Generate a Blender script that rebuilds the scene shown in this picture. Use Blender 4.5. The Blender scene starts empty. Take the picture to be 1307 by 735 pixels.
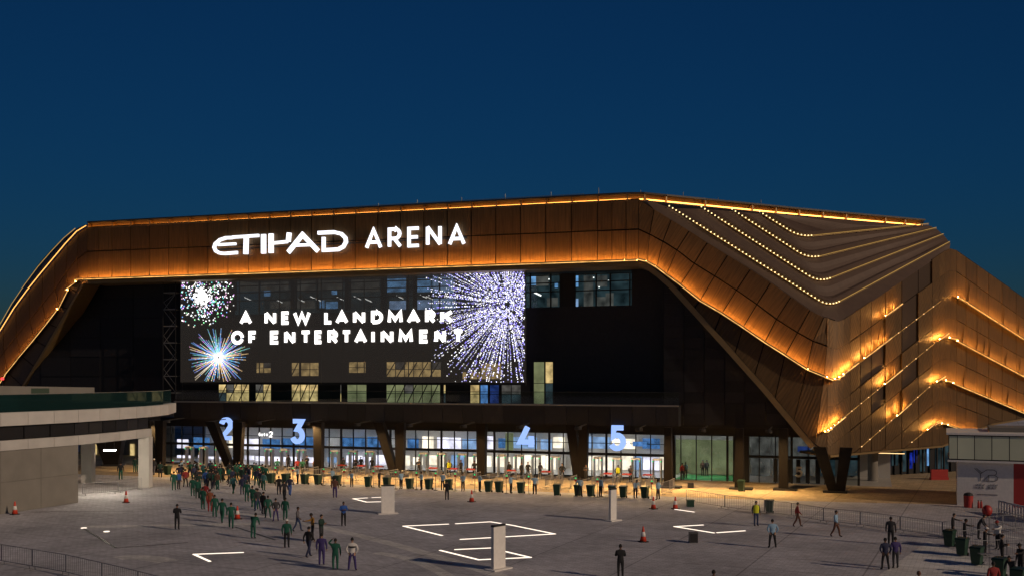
import bpy, bmesh, math, random
from mathutils import Vector, Matrix
R = math.radians
rnd = random.Random(7)
sc = bpy.context.scene
# ------------------------------------------------------------------ camera
F, CX, HZ, H = 1307.0, 653.5, 483.0, 10.3        # focal length in photo pixels, centre column, horizon row, eye height (m)
cam = bpy.data.cameras.new('camera'); camo = bpy.data.objects.new('camera', cam)
sc.collection.objects.link(camo); sc.camera = camo
camo.location = (0, 0, H); camo.rotation_euler = (R(90), 0, 0)
cam.sensor_width = 36; cam.lens = 36; cam.shift_y = (HZ - 367.5) / 1307
cam.clip_start = 0.5; cam.clip_end = 9000
# ------------------------------------------------------------------ dusk sky
w = bpy.data.worlds.new('World'); sc.world = w; w.use_nodes = True
nt = w.node_tree
sky = nt.nodes.new('ShaderNodeTexSky'); sky.sky_type = 'NISHITA'; sky.sun_disc = False
sky.sun_elevation = R(3); sky.sun_rotation = R(172); sky.ozone_density = 5.8; sky.dust_density = .3; sky.air_density = 1
nt.links.new(sky.outputs[0], nt.nodes['Background'].inputs[0])
nt.nodes['Background'].inputs[1].default_value = .0435
# ------------------------------------------------------------------ low warm key light from the right (long shadows to the left)
sun = bpy.data.lights.new('sun', 'SUN'); suno = bpy.data.objects.new('sun', sun); sc.collection.objects.link(suno)
sun.energy = 1.6; sun.angle = R(.6); sun.color = (1, .76, .55)
sd = Vector((.84 * math.cos(R(23)), -.54 * math.cos(R(23)), math.sin(R(23))))
suno.rotation_euler = sd.to_track_quat('Z', 'Y').to_euler()
# ------------------------------------------------------------------ view
sc.render.engine = 'CYCLES'
sc.view_settings.view_transform = 'Standard'; sc.view_settings.look = 'None'
sc.view_settings.exposure = 0; sc.view_settings.gamma = 1
sc.cycles.use_denoising = True; sc.cycles.max_bounces = 6; sc.cycles.transparent_max_bounces = 12
sc.cycles.diffuse_bounces = 3; sc.cycles.glossy_bounces = 3; sc.cycles.sample_clamp_indirect = 4
sc.cycles.caustics_reflective = False; sc.cycles.caustics_refractive = False

# ================================================================== helpers
COL = sc.collection
TH = math.atan(.353)
U = Vector((math.cos(TH), -math.sin(TH), 0)); N = Vector((math.sin(TH), math.cos(TH), 0)); Z = Vector((0, 0, 1))

def P(px, py, Y):                                 # photo pixel at depth Y -> world point
    return Vector(((px - CX) / F * Y, Y, H - (py - HZ) / F * Y))
def G(px, py):                                    # photo pixel on the ground
    return P(px, py, H * F / (py - HZ)).xy.to_3d()
def yv(px, v): return v / (math.cos(TH) + math.sin(TH) * (px - CX) / F)
def PV(px, py, v): return P(px, py, yv(px, v))    # photo pixel on the facade-parallel plane v
def FU(px, v): return PV(px, HZ, v).dot(U)
def FZ(px, py, v): return PV(px, py, v).z
def FP(u, v, z): return U * u + N * v + Z * z

class MB:
    def __init__(s): s.v = []; s.f = []; s.mi = []; s.uv = []
    def poly(s, pts, mi=0, uv=None):
        b = len(s.v); s.v += [tuple(p) for p in pts]; s.f.append(list(range(b, b + len(pts)))); s.mi.append(mi)
        s.uv.append(uv or [(0, 0)] * len(pts))
    def mesh(s, pts, faces, mi=0):
        b = len(s.v); s.v += [tuple(p) for p in pts]
        for f in faces: s.f.append([b + i for i in f]); s.mi.append(mi); s.uv.append([(0, 0)] * len(f))
    def box(s, o, a, b, c, mi=0):                 # corner and three edge vectors
        o, a, b, c = map(Vector, (o, a, b, c))
        if a.cross(b).dot(c) < 0: a, b = b, a
        p = [o, o + a, o + a + b, o + b, o + c, o + a + c, o + a + b + c, o + b + c]
        s.mesh(p, [(3, 2, 1, 0), (4, 5, 6, 7), (0, 1, 5, 4), (1, 2, 6, 5), (2, 3, 7, 6), (3, 0, 4, 7)], mi)
    def fbox(s, u0, u1, v0, v1, z0, z1, mi=0): s.box(FP(u0, v0, z0), U * (u1 - u0), N * (v1 - v0), Z * (z1 - z0), mi)
    def abox(s, x0, x1, y0, y1, z0, z1, mi=0): s.box((x0, y0, z0), (x1 - x0, 0, 0), (0, y1 - y0, 0), (0, 0, z1 - z0), mi)
    def bar(s, a, b, r, n=4, mi=0, r2=None):
        a, b = Vector(a), Vector(b); d = (b - a)
        if d.length < 1e-6: return
        d.normalize(); t = Z if abs(d.z) < .9 else Vector((1, 0, 0)); e = d.cross(t).normalized(); g = d.cross(e)
        r2 = r if r2 is None else r2; ph = math.pi / n
        ring = lambda c, q: [c + (e * math.cos(2 * math.pi * i / n + ph) + g * math.sin(2 * math.pi * i / n + ph)) * q for i in range(n)]
        pts = ring(a, r) + ring(b, r2)
        s.mesh(pts, [(i, (i + 1) % n, n + (i + 1) % n, n + i) for i in range(n)] + [tuple(range(n - 1, -1, -1)), tuple(range(n, 2 * n))], mi)
    def lathe(s, c, prof, n=14, mi=0, caps=True):            # profile of (radius, z)
        c = Vector(c); pts = []; fs = []
        for r, z in prof: pts += [c + Vector((r * math.cos(2 * math.pi * i / n), r * math.sin(2 * math.pi * i / n), z)) for i in range(n)]
        for k in range(len(prof) - 1):
            fs += [(k * n + i, k * n + (i + 1) % n, (k + 1) * n + (i + 1) % n, (k + 1) * n + i) for i in range(n)]
        if caps: fs += [tuple(range(n - 1, -1, -1)), tuple(range((len(prof) - 1) * n, len(prof) * n))]
        s.mesh(pts, fs, mi)
    def build(s, name, mat, parent=None, smooth=False):
        me = bpy.data.meshes.new(name); me.from_pydata(s.v, [], s.f)
        for m in (mat if isinstance(mat, (list, tuple)) else [mat]): me.materials.append(m)
        if any(s.mi): me.polygons.foreach_set('material_index', s.mi)
        if any(any(c != (0, 0) for c in q) for q in s.uv):
            l = me.uv_layers.new(name='UVMap'); i = 0
            for q in s.uv:
                for c in q: l.data[i].uv = c; i += 1
        if smooth: me.polygons.foreach_set('use_smooth', [True] * len(me.polygons))
        me.update()
        o = bpy.data.objects.new(name, me); COL.objects.link(o)
        if parent is not None: adopt(o, parent)
        return o
WORLD = {}
def adopt(o, parent):
    o.parent = parent; o.matrix_parent_inverse = WORLD.get(parent.name, Matrix.Identity(4)).inverted()
def tag(o, label, cat=None, group=None, kind=None):
    o['label'] = label
    if cat: o['category'] = cat
    if group: o['group'] = group
    if kind: o['kind'] = kind
    return o
def thing(name, label, cat, loc=(0, 0, 0), group=None):
    o = bpy.data.objects.new(name, None); COL.objects.link(o); o.location = loc; o.empty_display_size = .3
    WORLD[o.name] = Matrix.Translation(Vector(loc))
    return tag(o, label, cat, group)
def struct(o, label): return tag(o, label, None, None, 'structure')
def copy_tree(o, parent=None):
    c = o.copy(); COL.objects.link(c)
    if parent is not None: c.parent = parent
    for ch in list(o.children): copy_tree(ch, c)
    return c

# ================================================================== materials
def mat(name, col, rough=.6, metal=0, var=0, bump=0, bscale=8, spec=.5, objvar=0):
    m = bpy.data.materials.new(name); m.use_nodes = True; n = m.node_tree.nodes; l = m.node_tree.links
    b = n['Principled BSDF']; b.inputs['Base Color'].default_value = (*col, 1)
    b.inputs['Roughness'].default_value = rough; b.inputs['Metallic'].default_value = metal
    b.inputs['Specular IOR Level'].default_value = spec
    if var or bump or objvar:
        tc = n.new('ShaderNodeTexCoord'); no = n.new('ShaderNodeTexNoise'); no.inputs['Scale'].default_value = bscale; no.inputs['Detail'].default_value = 5
        l.new(tc.outputs['Object'], no.inputs['Vector'])
        if var or objvar:
            mr = n.new('ShaderNodeMapRange'); mr.inputs['To Min'].default_value = 1 - var; mr.inputs['To Max'].default_value = 1 + var
            l.new(no.outputs['Fac'], mr.inputs['Value'])
            src = mr.outputs[0]
            if objvar:
                oi = n.new('ShaderNodeObjectInfo'); m2 = n.new('ShaderNodeMapRange'); m2.inputs['To Min'].default_value = 1 - objvar; m2.inputs['To Max'].default_value = 1 + objvar
                l.new(oi.outputs['Random'], m2.inputs['Value']); mm = n.new('ShaderNodeMath'); mm.operation = 'MULTIPLY'
                l.new(src, mm.inputs[0]); l.new(m2.outputs[0], mm.inputs[1]); src = mm.outputs[0]
            mx = n.new('ShaderNodeMix'); mx.data_type = 'RGBA'; mx.blend_type = 'MULTIPLY'; mx.inputs[0].default_value = 1
            mx.inputs[6].default_value = (*col, 1); l.new(src, mx.inputs[7]); l.new(mx.outputs[2], b.inputs['Base Color'])
        if bump:
            bp = n.new('ShaderNodeBump'); bp.inputs['Strength'].default_value = bump; bp.inputs['Distance'].default_value = .02
            l.new(no.outputs['Fac'], bp.inputs['Height']); l.new(bp.outputs[0], b.inputs['Normal'])
    return m
def emis(name, col, s, sample='AUTO', var=0, scale=2):
    m = bpy.data.materials.new(name); m.use_nodes = True; n = m.node_tree.nodes; l = m.node_tree.links
    n.remove(n['Principled BSDF']); e = n.new('ShaderNodeEmission'); e.inputs[0].default_value = (*col, 1); e.inputs[1].default_value = s
    l.new(e.outputs[0], n['Material Output'].inputs[0])
    if var:
        tc = n.new('ShaderNodeTexCoord'); no = n.new('ShaderNodeTexNoise'); no.inputs['Scale'].default_value = scale; no.inputs['Detail'].default_value = 3
        l.new(tc.outputs['Object'], no.inputs['Vector']); oi = n.new('ShaderNodeObjectInfo')
        mr = n.new('ShaderNodeMapRange'); mr.inputs['From Min'].default_value = .3; mr.inputs['From Max'].default_value = .7
        mr.inputs['To Min'].default_value = s * (1 - var); mr.inputs['To Max'].default_value = s * (1 + var)
        l.new(no.outputs['Fac'], mr.inputs['Value']); l.new(mr.outputs[0], e.inputs[1])
    m.cycles.emission_sampling = sample
    return m
def glassmat(name, tint, gl=.12, dark=0, dcol=(.09, .08, .075)):
    m = bpy.data.materials.new(name); m.use_nodes = True; n = m.node_tree.nodes; l = m.node_tree.links
    n.remove(n['Principled BSDF']); t = n.new('ShaderNodeBsdfTransparent'); t.inputs[0].default_value = (*tint, 1)
    g = n.new('ShaderNodeBsdfGlossy'); g.inputs['Roughness'].default_value = .03
    fr = n.new('ShaderNodeFresnel'); fr.inputs[0].default_value = 1.45
    mx = n.new('ShaderNodeMixShader'); l.new(fr.outputs[0], mx.inputs[0]); l.new(t.outputs[0], mx.inputs[1]); l.new(g.outputs[0], mx.inputs[2])
    out = mx.outputs[0]
    if dark:
        d = n.new('ShaderNodeBsdfDiffuse'); d.inputs[0].default_value = (*dcol, 1)
        m2 = n.new('ShaderNodeMixShader'); m2.inputs[0].default_value = dark; l.new(out, m2.inputs[1]); l.new(d.outputs[0], m2.inputs[2]); out = m2.outputs[0]
    l.new(out, n['Material Output'].inputs[0])
    return m
def bronze_mat(name, col, metal=.45, rough=.5):
    m = bpy.data.materials.new(name); m.use_nodes = True; n = m.node_tree.nodes; l = m.node_tree.links
    b = n['Principled BSDF']; b.inputs['Roughness'].default_value = rough; b.inputs['Metallic'].default_value = metal
    tc = n.new('ShaderNodeTexCoord'); mp = n.new('ShaderNodeMapping'); mp.inputs['Scale'].default_value = (9, .5, 1)
    l.new(tc.outputs['UV'], mp.inputs[0]); no = n.new('ShaderNodeTexNoise'); no.inputs['Scale'].default_value = 1.0; no.inputs['Detail'].default_value = 4
    oi = n.new('ShaderNodeObjectInfo')
    no.noise_dimensions = '4D'; ml = n.new('ShaderNodeMath'); ml.operation = 'MULTIPLY'; ml.inputs[1].default_value = 40
    l.new(oi.outputs['Random'], ml.inputs[0]); l.new(ml.outputs[0], no.inputs['W']); l.new(mp.outputs[0], no.inputs['Vector'])
    mr = n.new('ShaderNodeMapRange'); mr.inputs['From Min'].default_value = .3; mr.inputs['From Max'].default_value = .7
    mr.inputs['To Min'].default_value = .66; mr.inputs['To Max'].default_value = 1.28; l.new(no.outputs['Fac'], mr.inputs['Value'])
    m2 = n.new('ShaderNodeMapRange'); m2.inputs['To Min'].default_value = .82; m2.inputs['To Max'].default_value = 1.15; l.new(oi.outputs['Random'], m2.inputs['Value'])
    mm = n.new('ShaderNodeMath'); mm.operation = 'MULTIPLY'; l.new(mr.outputs[0], mm.inputs[0]); l.new(m2.outputs[0], mm.inputs[1])
    mx = n.new('ShaderNodeMix'); mx.data_type = 'RGBA'; mx.blend_type = 'MULTIPLY'; mx.inputs[0].default_value = 1
    mx.inputs[6].default_value = (*col, 1); l.new(mm.outputs[0], mx.inputs[7]); l.new(mx.outputs[2], b.inputs['Base Color'])
    wv = n.new('ShaderNodeTexWave'); wv.inputs['Scale'].default_value = 1.1; wv.inputs['Distortion'].default_value = .6; l.new(tc.outputs['UV'], wv.inputs['Vector'])
    bp = n.new('ShaderNodeBump'); bp.inputs['Strength'].default_value = .25; bp.inputs['Distance'].default_value = .04
    l.new(wv.outputs['Fac'], bp.inputs['Height']); l.new(bp.outputs[0], b.inputs['Normal'])
    return m

M = {}
M['bronze'] = bronze_mat('bronze_mesh', (.115, .063, .021))
M['bronze_smooth'] = mat('bronze_sheet', (.092, .056, .038), .6, .2, .25, .2, 1.5)
M['bronze_dark'] = mat('bronze_shadow_gap', (.014, .009, .006), .7, 0, spec=.1)
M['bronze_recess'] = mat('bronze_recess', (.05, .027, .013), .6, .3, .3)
M['gold_trim'] = mat('gold_trim', (.3, .2, .09), .45, .6, .15, 0, 1)
M['dark_clad'] = mat('black_cladding', (.017, .016, .0175), .5, 0, .3, .1, 3, spec=.25, objvar=.35)
M['dark_metal'] = mat('dark_metal', (.03, .028, .028), .5, .3, .2)
M['black'] = mat('matt_black', (.008, .008, .009), .8)
M['col'] = mat('dark_column', (.011, .009, .008), .6, 0, .3, .2, 4, spec=.1)
M['white_conc'] = mat('pale_render', (.5, .48, .45), .8, 0, .2, .15, .8, objvar=.06)
M['beige'] = mat('beige_wall', (.2, .185, .16), .85, 0, .22, .2, .7, objvar=.05)
M['white'] = mat('white_paint', (.76, .73, .69), .6, 0, .16, 0, 5)
M['steel'] = mat('galvanised_steel', (.35, .35, .36), .4, .7)
M['rail'] = mat('brushed_rail', (.3, .28, .25), .4, .6)
M['glass'] = glassmat('clear_glass', (.82, .86, .86))
M['teal_glass'] = glassmat('teal_glass', (.10, .26, .28), dark=.25, dcol=(.03, .09, .09))
M['led_mesh'] = glassmat('led_mesh', (.75, .73, .72), dark=.22)
_n = M['led_mesh'].node_tree; _e = _n.nodes.new('ShaderNodeEmission'); _e.inputs[0].default_value = (1, .84, .74, 1); _e.inputs[1].default_value = .009
_a = _n.nodes.new('ShaderNodeAddShader'); _o = _n.nodes['Material Output']; _n.links.new(_o.inputs[0].links[0].from_socket, _a.inputs[0]); _n.links.new(_e.outputs[0], _a.inputs[1]); _n.links.new(_a.outputs[0], _o.inputs[0]); M['led_mesh'].cycles.emission_sampling = 'NONE'
M['bin'] = mat('green_bin_plastic', (.012, .05, .028), .5, 0, .2)
M['binlid'] = mat('bin_lid_plastic', (.008, .03, .018), .45)
M['rubber'] = mat('rubber', (.015, .015, .015), .7)
M['cone'] = mat('cone_orange', (.6, .05, .02), .5, 0, .1)
M['red'] = mat('red_paint', (.4, .03, .025), .5, 0, .1)
M['interior'] = mat('interior_wall', (.55, .53, .5), .7, 0, .1)
M['lobby_floor'] = mat('lobby_floor', (.45, .42, .38), .35, 0, .1)
M['led_amber'] = emis('amber_led', (1, .42, .09), 100)
M['led_side'] = emis('amber_led_side', (1, .46, .1), 230)
M['led_amber_hot'] = emis('amber_led_point', (1, .72, .32), 2.6, 'NONE')
M['led_gold'] = emis('gold_led', (1, .58, .16), .5, 'NONE')
M['led_outer'] = emis('amber_led_outer', (1, .45, .1), 2.2)
M['led_step_fill'] = emis('step_fill_led', (1, .5, .12), .6)
M['led_thin'] = emis('thin_amber', (1, .5, .14), .5, 'NONE', .8, 1.5)
M['led_edge'] = emis('amber_edge', (1, .55, .16), 1.5, 'NONE', .5, 1.2)
M['led_cornice'] = emis('cornice_led', (1, .36, .06), 9)
M['sign_white'] = emis('sign_white', (.92, .93, 1), 1.6, 'NONE')
M['text_white'] = emis('screen_text', (1, .96, .93), 2.2, 'NONE')
M['num_blue'] = emis('number_blue', (.33, .5, 1), 1.15, 'AUTO')
M['ground_led'] = emis('ground_led', (1, .84, .68), 1.7)
M['white_lamp'] = emis('white_lamp', (1, .88, .68), 320)
M['down_lamp'] = emis('warm_downlight', (1, .62, .25), 1300)
M['green_led'] = emis('green_led', (.03, .9, .3), 1.0, 'NONE')
M['red_led'] = emis('red_led', (1, .05, .05), 2.5, 'NONE')
M['ceil_lamp'] = emis('lobby_lamp', (.95, .93, 1), 40)
M['lilac'] = emis('glow_lilac', (.86, .78, .95), 1.9, 'NONE', .5, .8)
M['cream'] = emis('glow_cream', (1, .82, .64), 2.0, 'NONE', .4, .8)
M['numdim'] = mat('frosted_numeral', (.6, .58, .52), .6)
M['bluescreen'] = emis('blue_screen', (.12, .32, .75), .6, 'NONE', .6, 1.5)
M['navyscreen'] = emis('navy_screen', (.03, .07, .3), .4, 'NONE', .7, 1.5)
M['skyscreen'] = emis('sky_screen', (.4, .6, 1), .8, 'NONE', .4, 1.2)
M['amberwin'] = emis('lit_room', (.9, .66, .28), .62, 'NONE', .6, 1.3)
M['greywin'] = emis('dim_room', (.42, .4, .36), .17, 'NONE', .7, 1.0)
M['bluewin'] = emis('blue_room', (.22, .5, .95), .75, 'NONE', .5, 1.3)
M['green_room'] = emis('green_room', (.55, .6, .3), .28, 'NONE', .4, .6)
M['tealwin'] = emis('teal_dim', (.055, .095, .11), .32, 'NONE', .8, .8)
M['bluelit'] = emis('deep_blue_screen', (.02, .05, .6), .35, 'NONE', .9, 1.6)

# paving
def paving(name, col, sx, sy, mortar, var):
    m = bpy.data.materials.new(name); m.use_nodes = True; n = m.node_tree.nodes; l = m.node_tree.links
    b = n['Principled BSDF']; b.inputs['Roughness'].default_value = .75; b.inputs['Specular IOR Level'].default_value = .3
    tc = n.new('ShaderNodeTexCoord'); mp = n.new('ShaderNodeMapping'); mp.inputs['Rotation'].default_value = (0, 0, R(25)); l.new(tc.outputs['Object'], mp.inputs[0])
    br = n.new('ShaderNodeTexBrick'); br.inputs['Scale'].default_value = 1; br.inputs['Brick Width'].default_value = sx; br.inputs['Row Height'].default_value = sy
    br.inputs['Mortar Size'].default_value = .02; br.inputs['Color1'].default_value = (*[c * 1.12 for c in col], 1); br.inputs['Color2'].default_value = (*[c * .88 for c in col], 1)
    br.inputs['Mortar'].default_value = (*[c * mortar for c in col], 1); l.new(mp.outputs[0], br.inputs['Vector'])
    no = n.new('ShaderNodeTexNoise'); no.inputs['Scale'].default_value = .14; no.inputs['Detail'].default_value = 8; no.inputs['Roughness'].default_value = .6; l.new(tc.outputs['Object'], no.inputs['Vector'])
    mr = n.new('ShaderNodeMapRange'); mr.inputs['From Min'].default_value = .3; mr.inputs['From Max'].default_value = .7; mr.inputs['To Min'].default_value = 1 - var; mr.inputs['To Max'].default_value = 1 + var; l.new(no.outputs['Fac'], mr.inputs['Value'])
    n2 = n.new('ShaderNodeTexNoise'); n2.inputs['Scale'].default_value = 2.2; n2.inputs['Detail'].default_value = 6; l.new(tc.outputs['Object'], n2.inputs['Vector'])
    m2 = n.new('ShaderNodeMapRange'); m2.inputs['To Min'].default_value = .7; m2.inputs['To Max'].default_value = 1.3; l.new(n2.outputs['Fac'], m2.inputs['Value'])
    mm = n.new('ShaderNodeMath'); mm.operation = 'MULTIPLY'; l.new(mr.outputs[0], mm.inputs[0]); l.new(m2.outputs[0], mm.inputs[1])
    mx = n.new('ShaderNodeMix'); mx.data_type = 'RGBA'; mx.blend_type = 'MULTIPLY'; mx.inputs[0].default_value = 1
    l.new(br.outputs['Color'], mx.inputs[6]); l.new(mm.outputs[0], mx.inputs[7]); l.new(mx.outputs[2], b.inputs['Base Color'])
    b2 = n.new('ShaderNodeTexBrick'); b2.offset = 0; b2.inputs['Scale'].default_value = 1; b2.inputs['Brick Width'].default_value = 6; b2.inputs['Row Height'].default_value = 4
    b2.inputs['Mortar Size'].default_value = .05; b2.inputs['Color1'].default_value = (1, 1, 1, 1); b2.inputs['Color2'].default_value = (.9, .9, .9, 1); b2.inputs['Mortar'].default_value = (.6, .6, .6, 1); l.new(mp.outputs[0], b2.inputs['Vector'])
    m3 = n.new('ShaderNodeMix'); m3.data_type = 'RGBA'; m3.blend_type = 'MULTIPLY'; m3.inputs[0].default_value = 1; l.new(mx.outputs[2], m3.inputs[6]); l.new(b2.outputs['Color'], m3.inputs[7]); l.new(m3.outputs[2], b.inputs['Base Color'])
    bp = n.new('ShaderNodeBump'); bp.inputs['Strength'].default_value = .35; bp.inputs['Distance'].default_value = .02; l.new(n2.outputs['Fac'], bp.inputs['Height']); l.new(bp.outputs[0], b.inputs['Normal'])
    return m
M['paver'] = paving('grey_pavers', (.52, .505, .53), .5, .25, .68, .28)
M['paver_pale'] = paving('pale_pavers', (.72, .7, .67), .5, .25, .7, .2)
M['apron'] = paving('beige_paving', (.46, .35, .21), .9, .9, .7, .15)

# ================================================================== ground
m = MB(); m.abox(-3000, 3000, -300, 4000, -.4, 0); struct(m.build('ground', M['paver']), 'grey block paved plaza ground')
VB, VG = 89.0, 104.2                               # bins row and gate glazing planes (m from the camera along the facade normal)
m = MB(); ua, ub = FU(150, VB), FU(905, VB)
edge = [FP(ua - 30, VB, 0), FP(ub - 4, VB, 0)]
for i in range(9): edge.append(FP(ub - 4 + i * 3.2, VB + .020 * (i * 1.9) ** 2 * .55, 0))
edge += [FP(ub + 42, VB + 12, 0), FP(ub + 42, 124, 0), FP(ua - 30, 124, 0)]
m.poly([p + Z * .004 for p in edge]); struct(m.build('pavement', M['apron']), 'beige paved apron in front of the gates')
def band(pts, wd, z, matn, label):                 # curved flush paving band
    m = MB(); V = [Vector(p) for p in pts]; L = []; Rr = []
    for i, p in enumerate(V):
        d = (V[min(i + 1, len(V) - 1)] - V[max(i - 1, 0)]).normalized(); s_ = Vector((-d.y, d.x, 0)) * wd / 2
        L.append(p + s_ + Z * z); Rr.append(p - s_ + Z * z)
    for i in range(len(V) - 1): m.poly([L[i], Rr[i], Rr[i + 1], L[i + 1]])
    struct(m.build('path', M[matn]), label)
def bez(a, b, c, n=14): return [a * (1 - t) ** 2 + b * 2 * t * (1 - t) + c * t * t for t in [i / n for i in range(n + 1)]]
band(bez(G(300, 655), G(430, 668), G(640, 735)), .9, .005, 'paver_pale', 'pale paving band curving across the plaza towards the tall totem')
band(bez(G(480, 705), G(560, 715), G(600, 760)), .8, .008, 'paver_pale', 'short pale paving band near the lower light chevron')
band(bez(G(930, 643), G(1120, 652), G(1320, 690)), .5, .005, 'paver_pale', 'pale kerb line curving from the bins towards the kiosk')
band(bez(G(980, 653), G(1110, 662), G(1300, 700)), .35, .009, 'paver_pale', 'second narrow pale line beside the curving kerb')
band(bez(G(150, 712), G(180, 708), G(215, 716)), 1.4, .005, 'paver_pale', 'worn pale paving patch behind the steel barriers')
band([G(105, 672), G(330, 668)], 1.2, .006, 'paver_pale', 'pale paving strip beside the man in black')
m = MB(); pts = [G(1120, 735), G(1185, 690), G(1300, 735), G(1300, 780), G(1090, 780)]
m.poly([p + Z * .011 for p in pts]); struct(m.build('pavement', M['paver_pale']), 'pale wedge of paving under the row of green bins')
m = MB()
for a, b in (((107, 674), (148, 699)), ((148, 699), (240, 692)), ((300, 672), (352, 689)), ((40, 653), (170, 652))):
    A, B = G(*a), G(*b); d = (B - A).normalized(); s_ = Vector((-d.y, d.x, 0)) * .09
    m.poly([A + s_ + Z * .013, A - s_ + Z * .013, B - s_ + Z * .013, B + s_ + Z * .013])
struct(m.build('drain_channel', M['dark_metal']), 'dark narrow drain slots set into the plaza paving')

# ================================================================== bronze arena skin
V0 = 98.0
def plane3(a, b, c):
    n = (b - a).cross(c - a); return n, n.dot(a)
def ydepth(pl, px, py):
    n, d = pl; o = Vector((0, 0, H)); r = Vector(((px - CX) / F, 1, -(py - HZ) / F)); return (d - n.dot(o)) / n.dot(r)
PL_FRONT = plane3(PV(200, 300, V0), PV(700, 300, V0), PV(700, 400, V0))
PL_WING = plane3(PV(822, 333, V0), P(1062, 580, 93.5), P(1070, 405, 94.8))
PL_SIDE = plane3(P(1062, 580, 93.5), P(1200, 568, 106), P(1074, 405, 95.2))
yc = ydepth(PL_SIDE, 1213, 315)
PL_END = plane3(P(1213, 315, yc), P(1200, 568, 106), P(1307, 380, yc + 13))
PL_LEFT = plane3(PV(108, 288, V0), PV(106, 352, V0), P(8, 440, 133))
def smax(a, b, k):
    h = max(k - abs(a - b), 0) / k; return max(a, b) + h * h * k / 4
def skinY(px, py):
    f = ydepth(PL_FRONT, px, py); t = min(max((px - 763) / 125, 0), 1); t = t * t * (3 - 2 * t)
    a = f * (1 - t) + ydepth(PL_WING, px, py) * t if px > 763 else f
    if px < 300: a = smax(a, ydepth(PL_LEFT, px, py), .8)
    if px > 900: a = smax(a, ydepth(PL_SIDE, px, py), 2.6)
    if px > 1100: a = smax(a, ydepth(PL_END, px, py), 1.2)
    return a
def S(px, py, off=0):                              # a point on the skin, optionally moved towards the camera
    return P(px, py, skinY(px, py) - off)

arena = thing('arena_building', 'large dark arena wrapped in a folded bronze skin edged with amber light', 'arena', FP(0, 100, 0))
def group_part(name, label=None):
    o = MB()
    return o
clad_bm = {}
def panel(parent, name, pts, matn, gap=.06, th=.12):
    pts = [Vector(p) for p in pts]; c = sum(pts, Vector()) / len(pts)
    nrm = Vector()
    for i in range(len(pts)): nrm += (pts[i] - c).cross(pts[(i + 1) % len(pts)] - c)
    if nrm.length < 1e-6: return None
    nrm.normalize()
    if nrm.dot(c - Vector((0, 0, H))) > 0: pts.reverse(); nrm = -nrm
    q = []
    for p in pts:
        d = c - p; q.append(p + d.normalized() * min(gap * 1.4, d.length * .3))
    e = (pts[1] - pts[0])
    e = max([(pts[(i + 1) % len(pts)] - pts[i]) for i in range(len(pts))], key=lambda k: abs(k.x) + abs(k.y) - abs(k.z) * 2)
    e = e.normalized(); g = nrm.cross(e).normalized()
    uvs = [((p - c).dot(e), (p - c).dot(g)) for p in q]
    m = MB(); m.poly(q, 0, uvs); k = len(q); b = [p - nrm * th for p in q]
    for i in range(k):
        j = (i + 1) % k; m.poly([q[j], q[i], b[i], b[j]], 0, [uvs[j], uvs[i], uvs[i], uvs[j]])
    return m.build(name, M[matn], parent)
def backing(name, rows, matn='bronze_dark', off=-.16, parent=None):   # sheet behind a lattice of pixel rows
    m = MB()
    for a, b in zip(rows[:-1], rows[1:]):
        for i in range(len(a) - 1):
            m.poly([S(*a[i], off), S(*a[i + 1], off), S(*b[i + 1], off), S(*b[i], off)])
    return m.build(name, M[matn], parent)
def strip(parent, pts, out=.62, down=.02, r=.05, ledge=.78, matn='led_amber', lip=.13, edge=True):
    """LED line standing on a ledge in front of the skin along pixel points"""
    W_ = [S(*p) for p in pts]; m = MB(); g = MB(); h = MB()
    for a, b in zip(W_[:-1], W_[1:]):
        d = (b - a).normalized(); t = ((a + b) / 2 - Vector((0, 0, H))); t.z = 0; t.normalize()
        o = -t; o = (o - d * o.dot(d)).normalized(); up = d.cross(o)
        if up.z < 0: up = -up
        q = o * out
        m.box(a + q - o * r - up * 0, b - a, o * 2 * r, up * r * 2)
        g.box(a - up * .09 - o * .05, b - a, o * ledge, up * .07)
        h.box(a + o * (ledge + .002) - up * .06, b - a, o * .02, up * (.06 if edge else 0))
        if lip: g.box(a - up * .088 + o * (ledge - .05), b - a, o * .05, up * (.088 + lip))
    m.build('led_strip', M[matn], parent); h.build('edge_light', M['led_edge'], parent); g.build('light_ledge', M['gold_trim'], parent)

# ---- front band, 22 panel columns plus curved ends
cols = []
u0, u1 = FU(142.7, V0), FU(762.6, V0)
def upx(u, v): p = FP(u, v, 0); return CX + F * p.x / p.y
cols = [upx(u0 + (u1 - u0) * i / 22, V0) for i in range(23)]
LB = lambda x: 357 + (333 - 357) * (x - 110) / 710    # lit bottom edge of the front band
LM = lambda x: 321 + (294 - 321) * (x - 110) / 670
LT = lambda x: 290 + (254 - 290) * (x - 108) / 700    # top of panels (cornice above)
LC = lambda x: 285 + (247.5 - 285) * (x - 108) / 700  # cornice top
front = backing('front_cladding', [[(x, LB(x) - 1) for x in [112] + cols + [815]], [(x, LT(x)) for x in [112] + cols + [815]]], parent=arena)
xs = [112, 126] + cols + [781, 799, 815]
for i in range(len(xs) - 1):
    a, b = xs[i], xs[i + 1]
    panel(front, 'panel', [S(a, LB(a) - 1), S(b, LB(b) - 1), S(b, LM(b)), S(a, LM(a))], 'bronze')
    panel(front, 'panel', [S(a, LM(a)), S(b, LM(b)), S(b, LT(b)), S(a, LT(a))], 'bronze')
strip(front, [(x, LB(x)) for x in xs])
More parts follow.
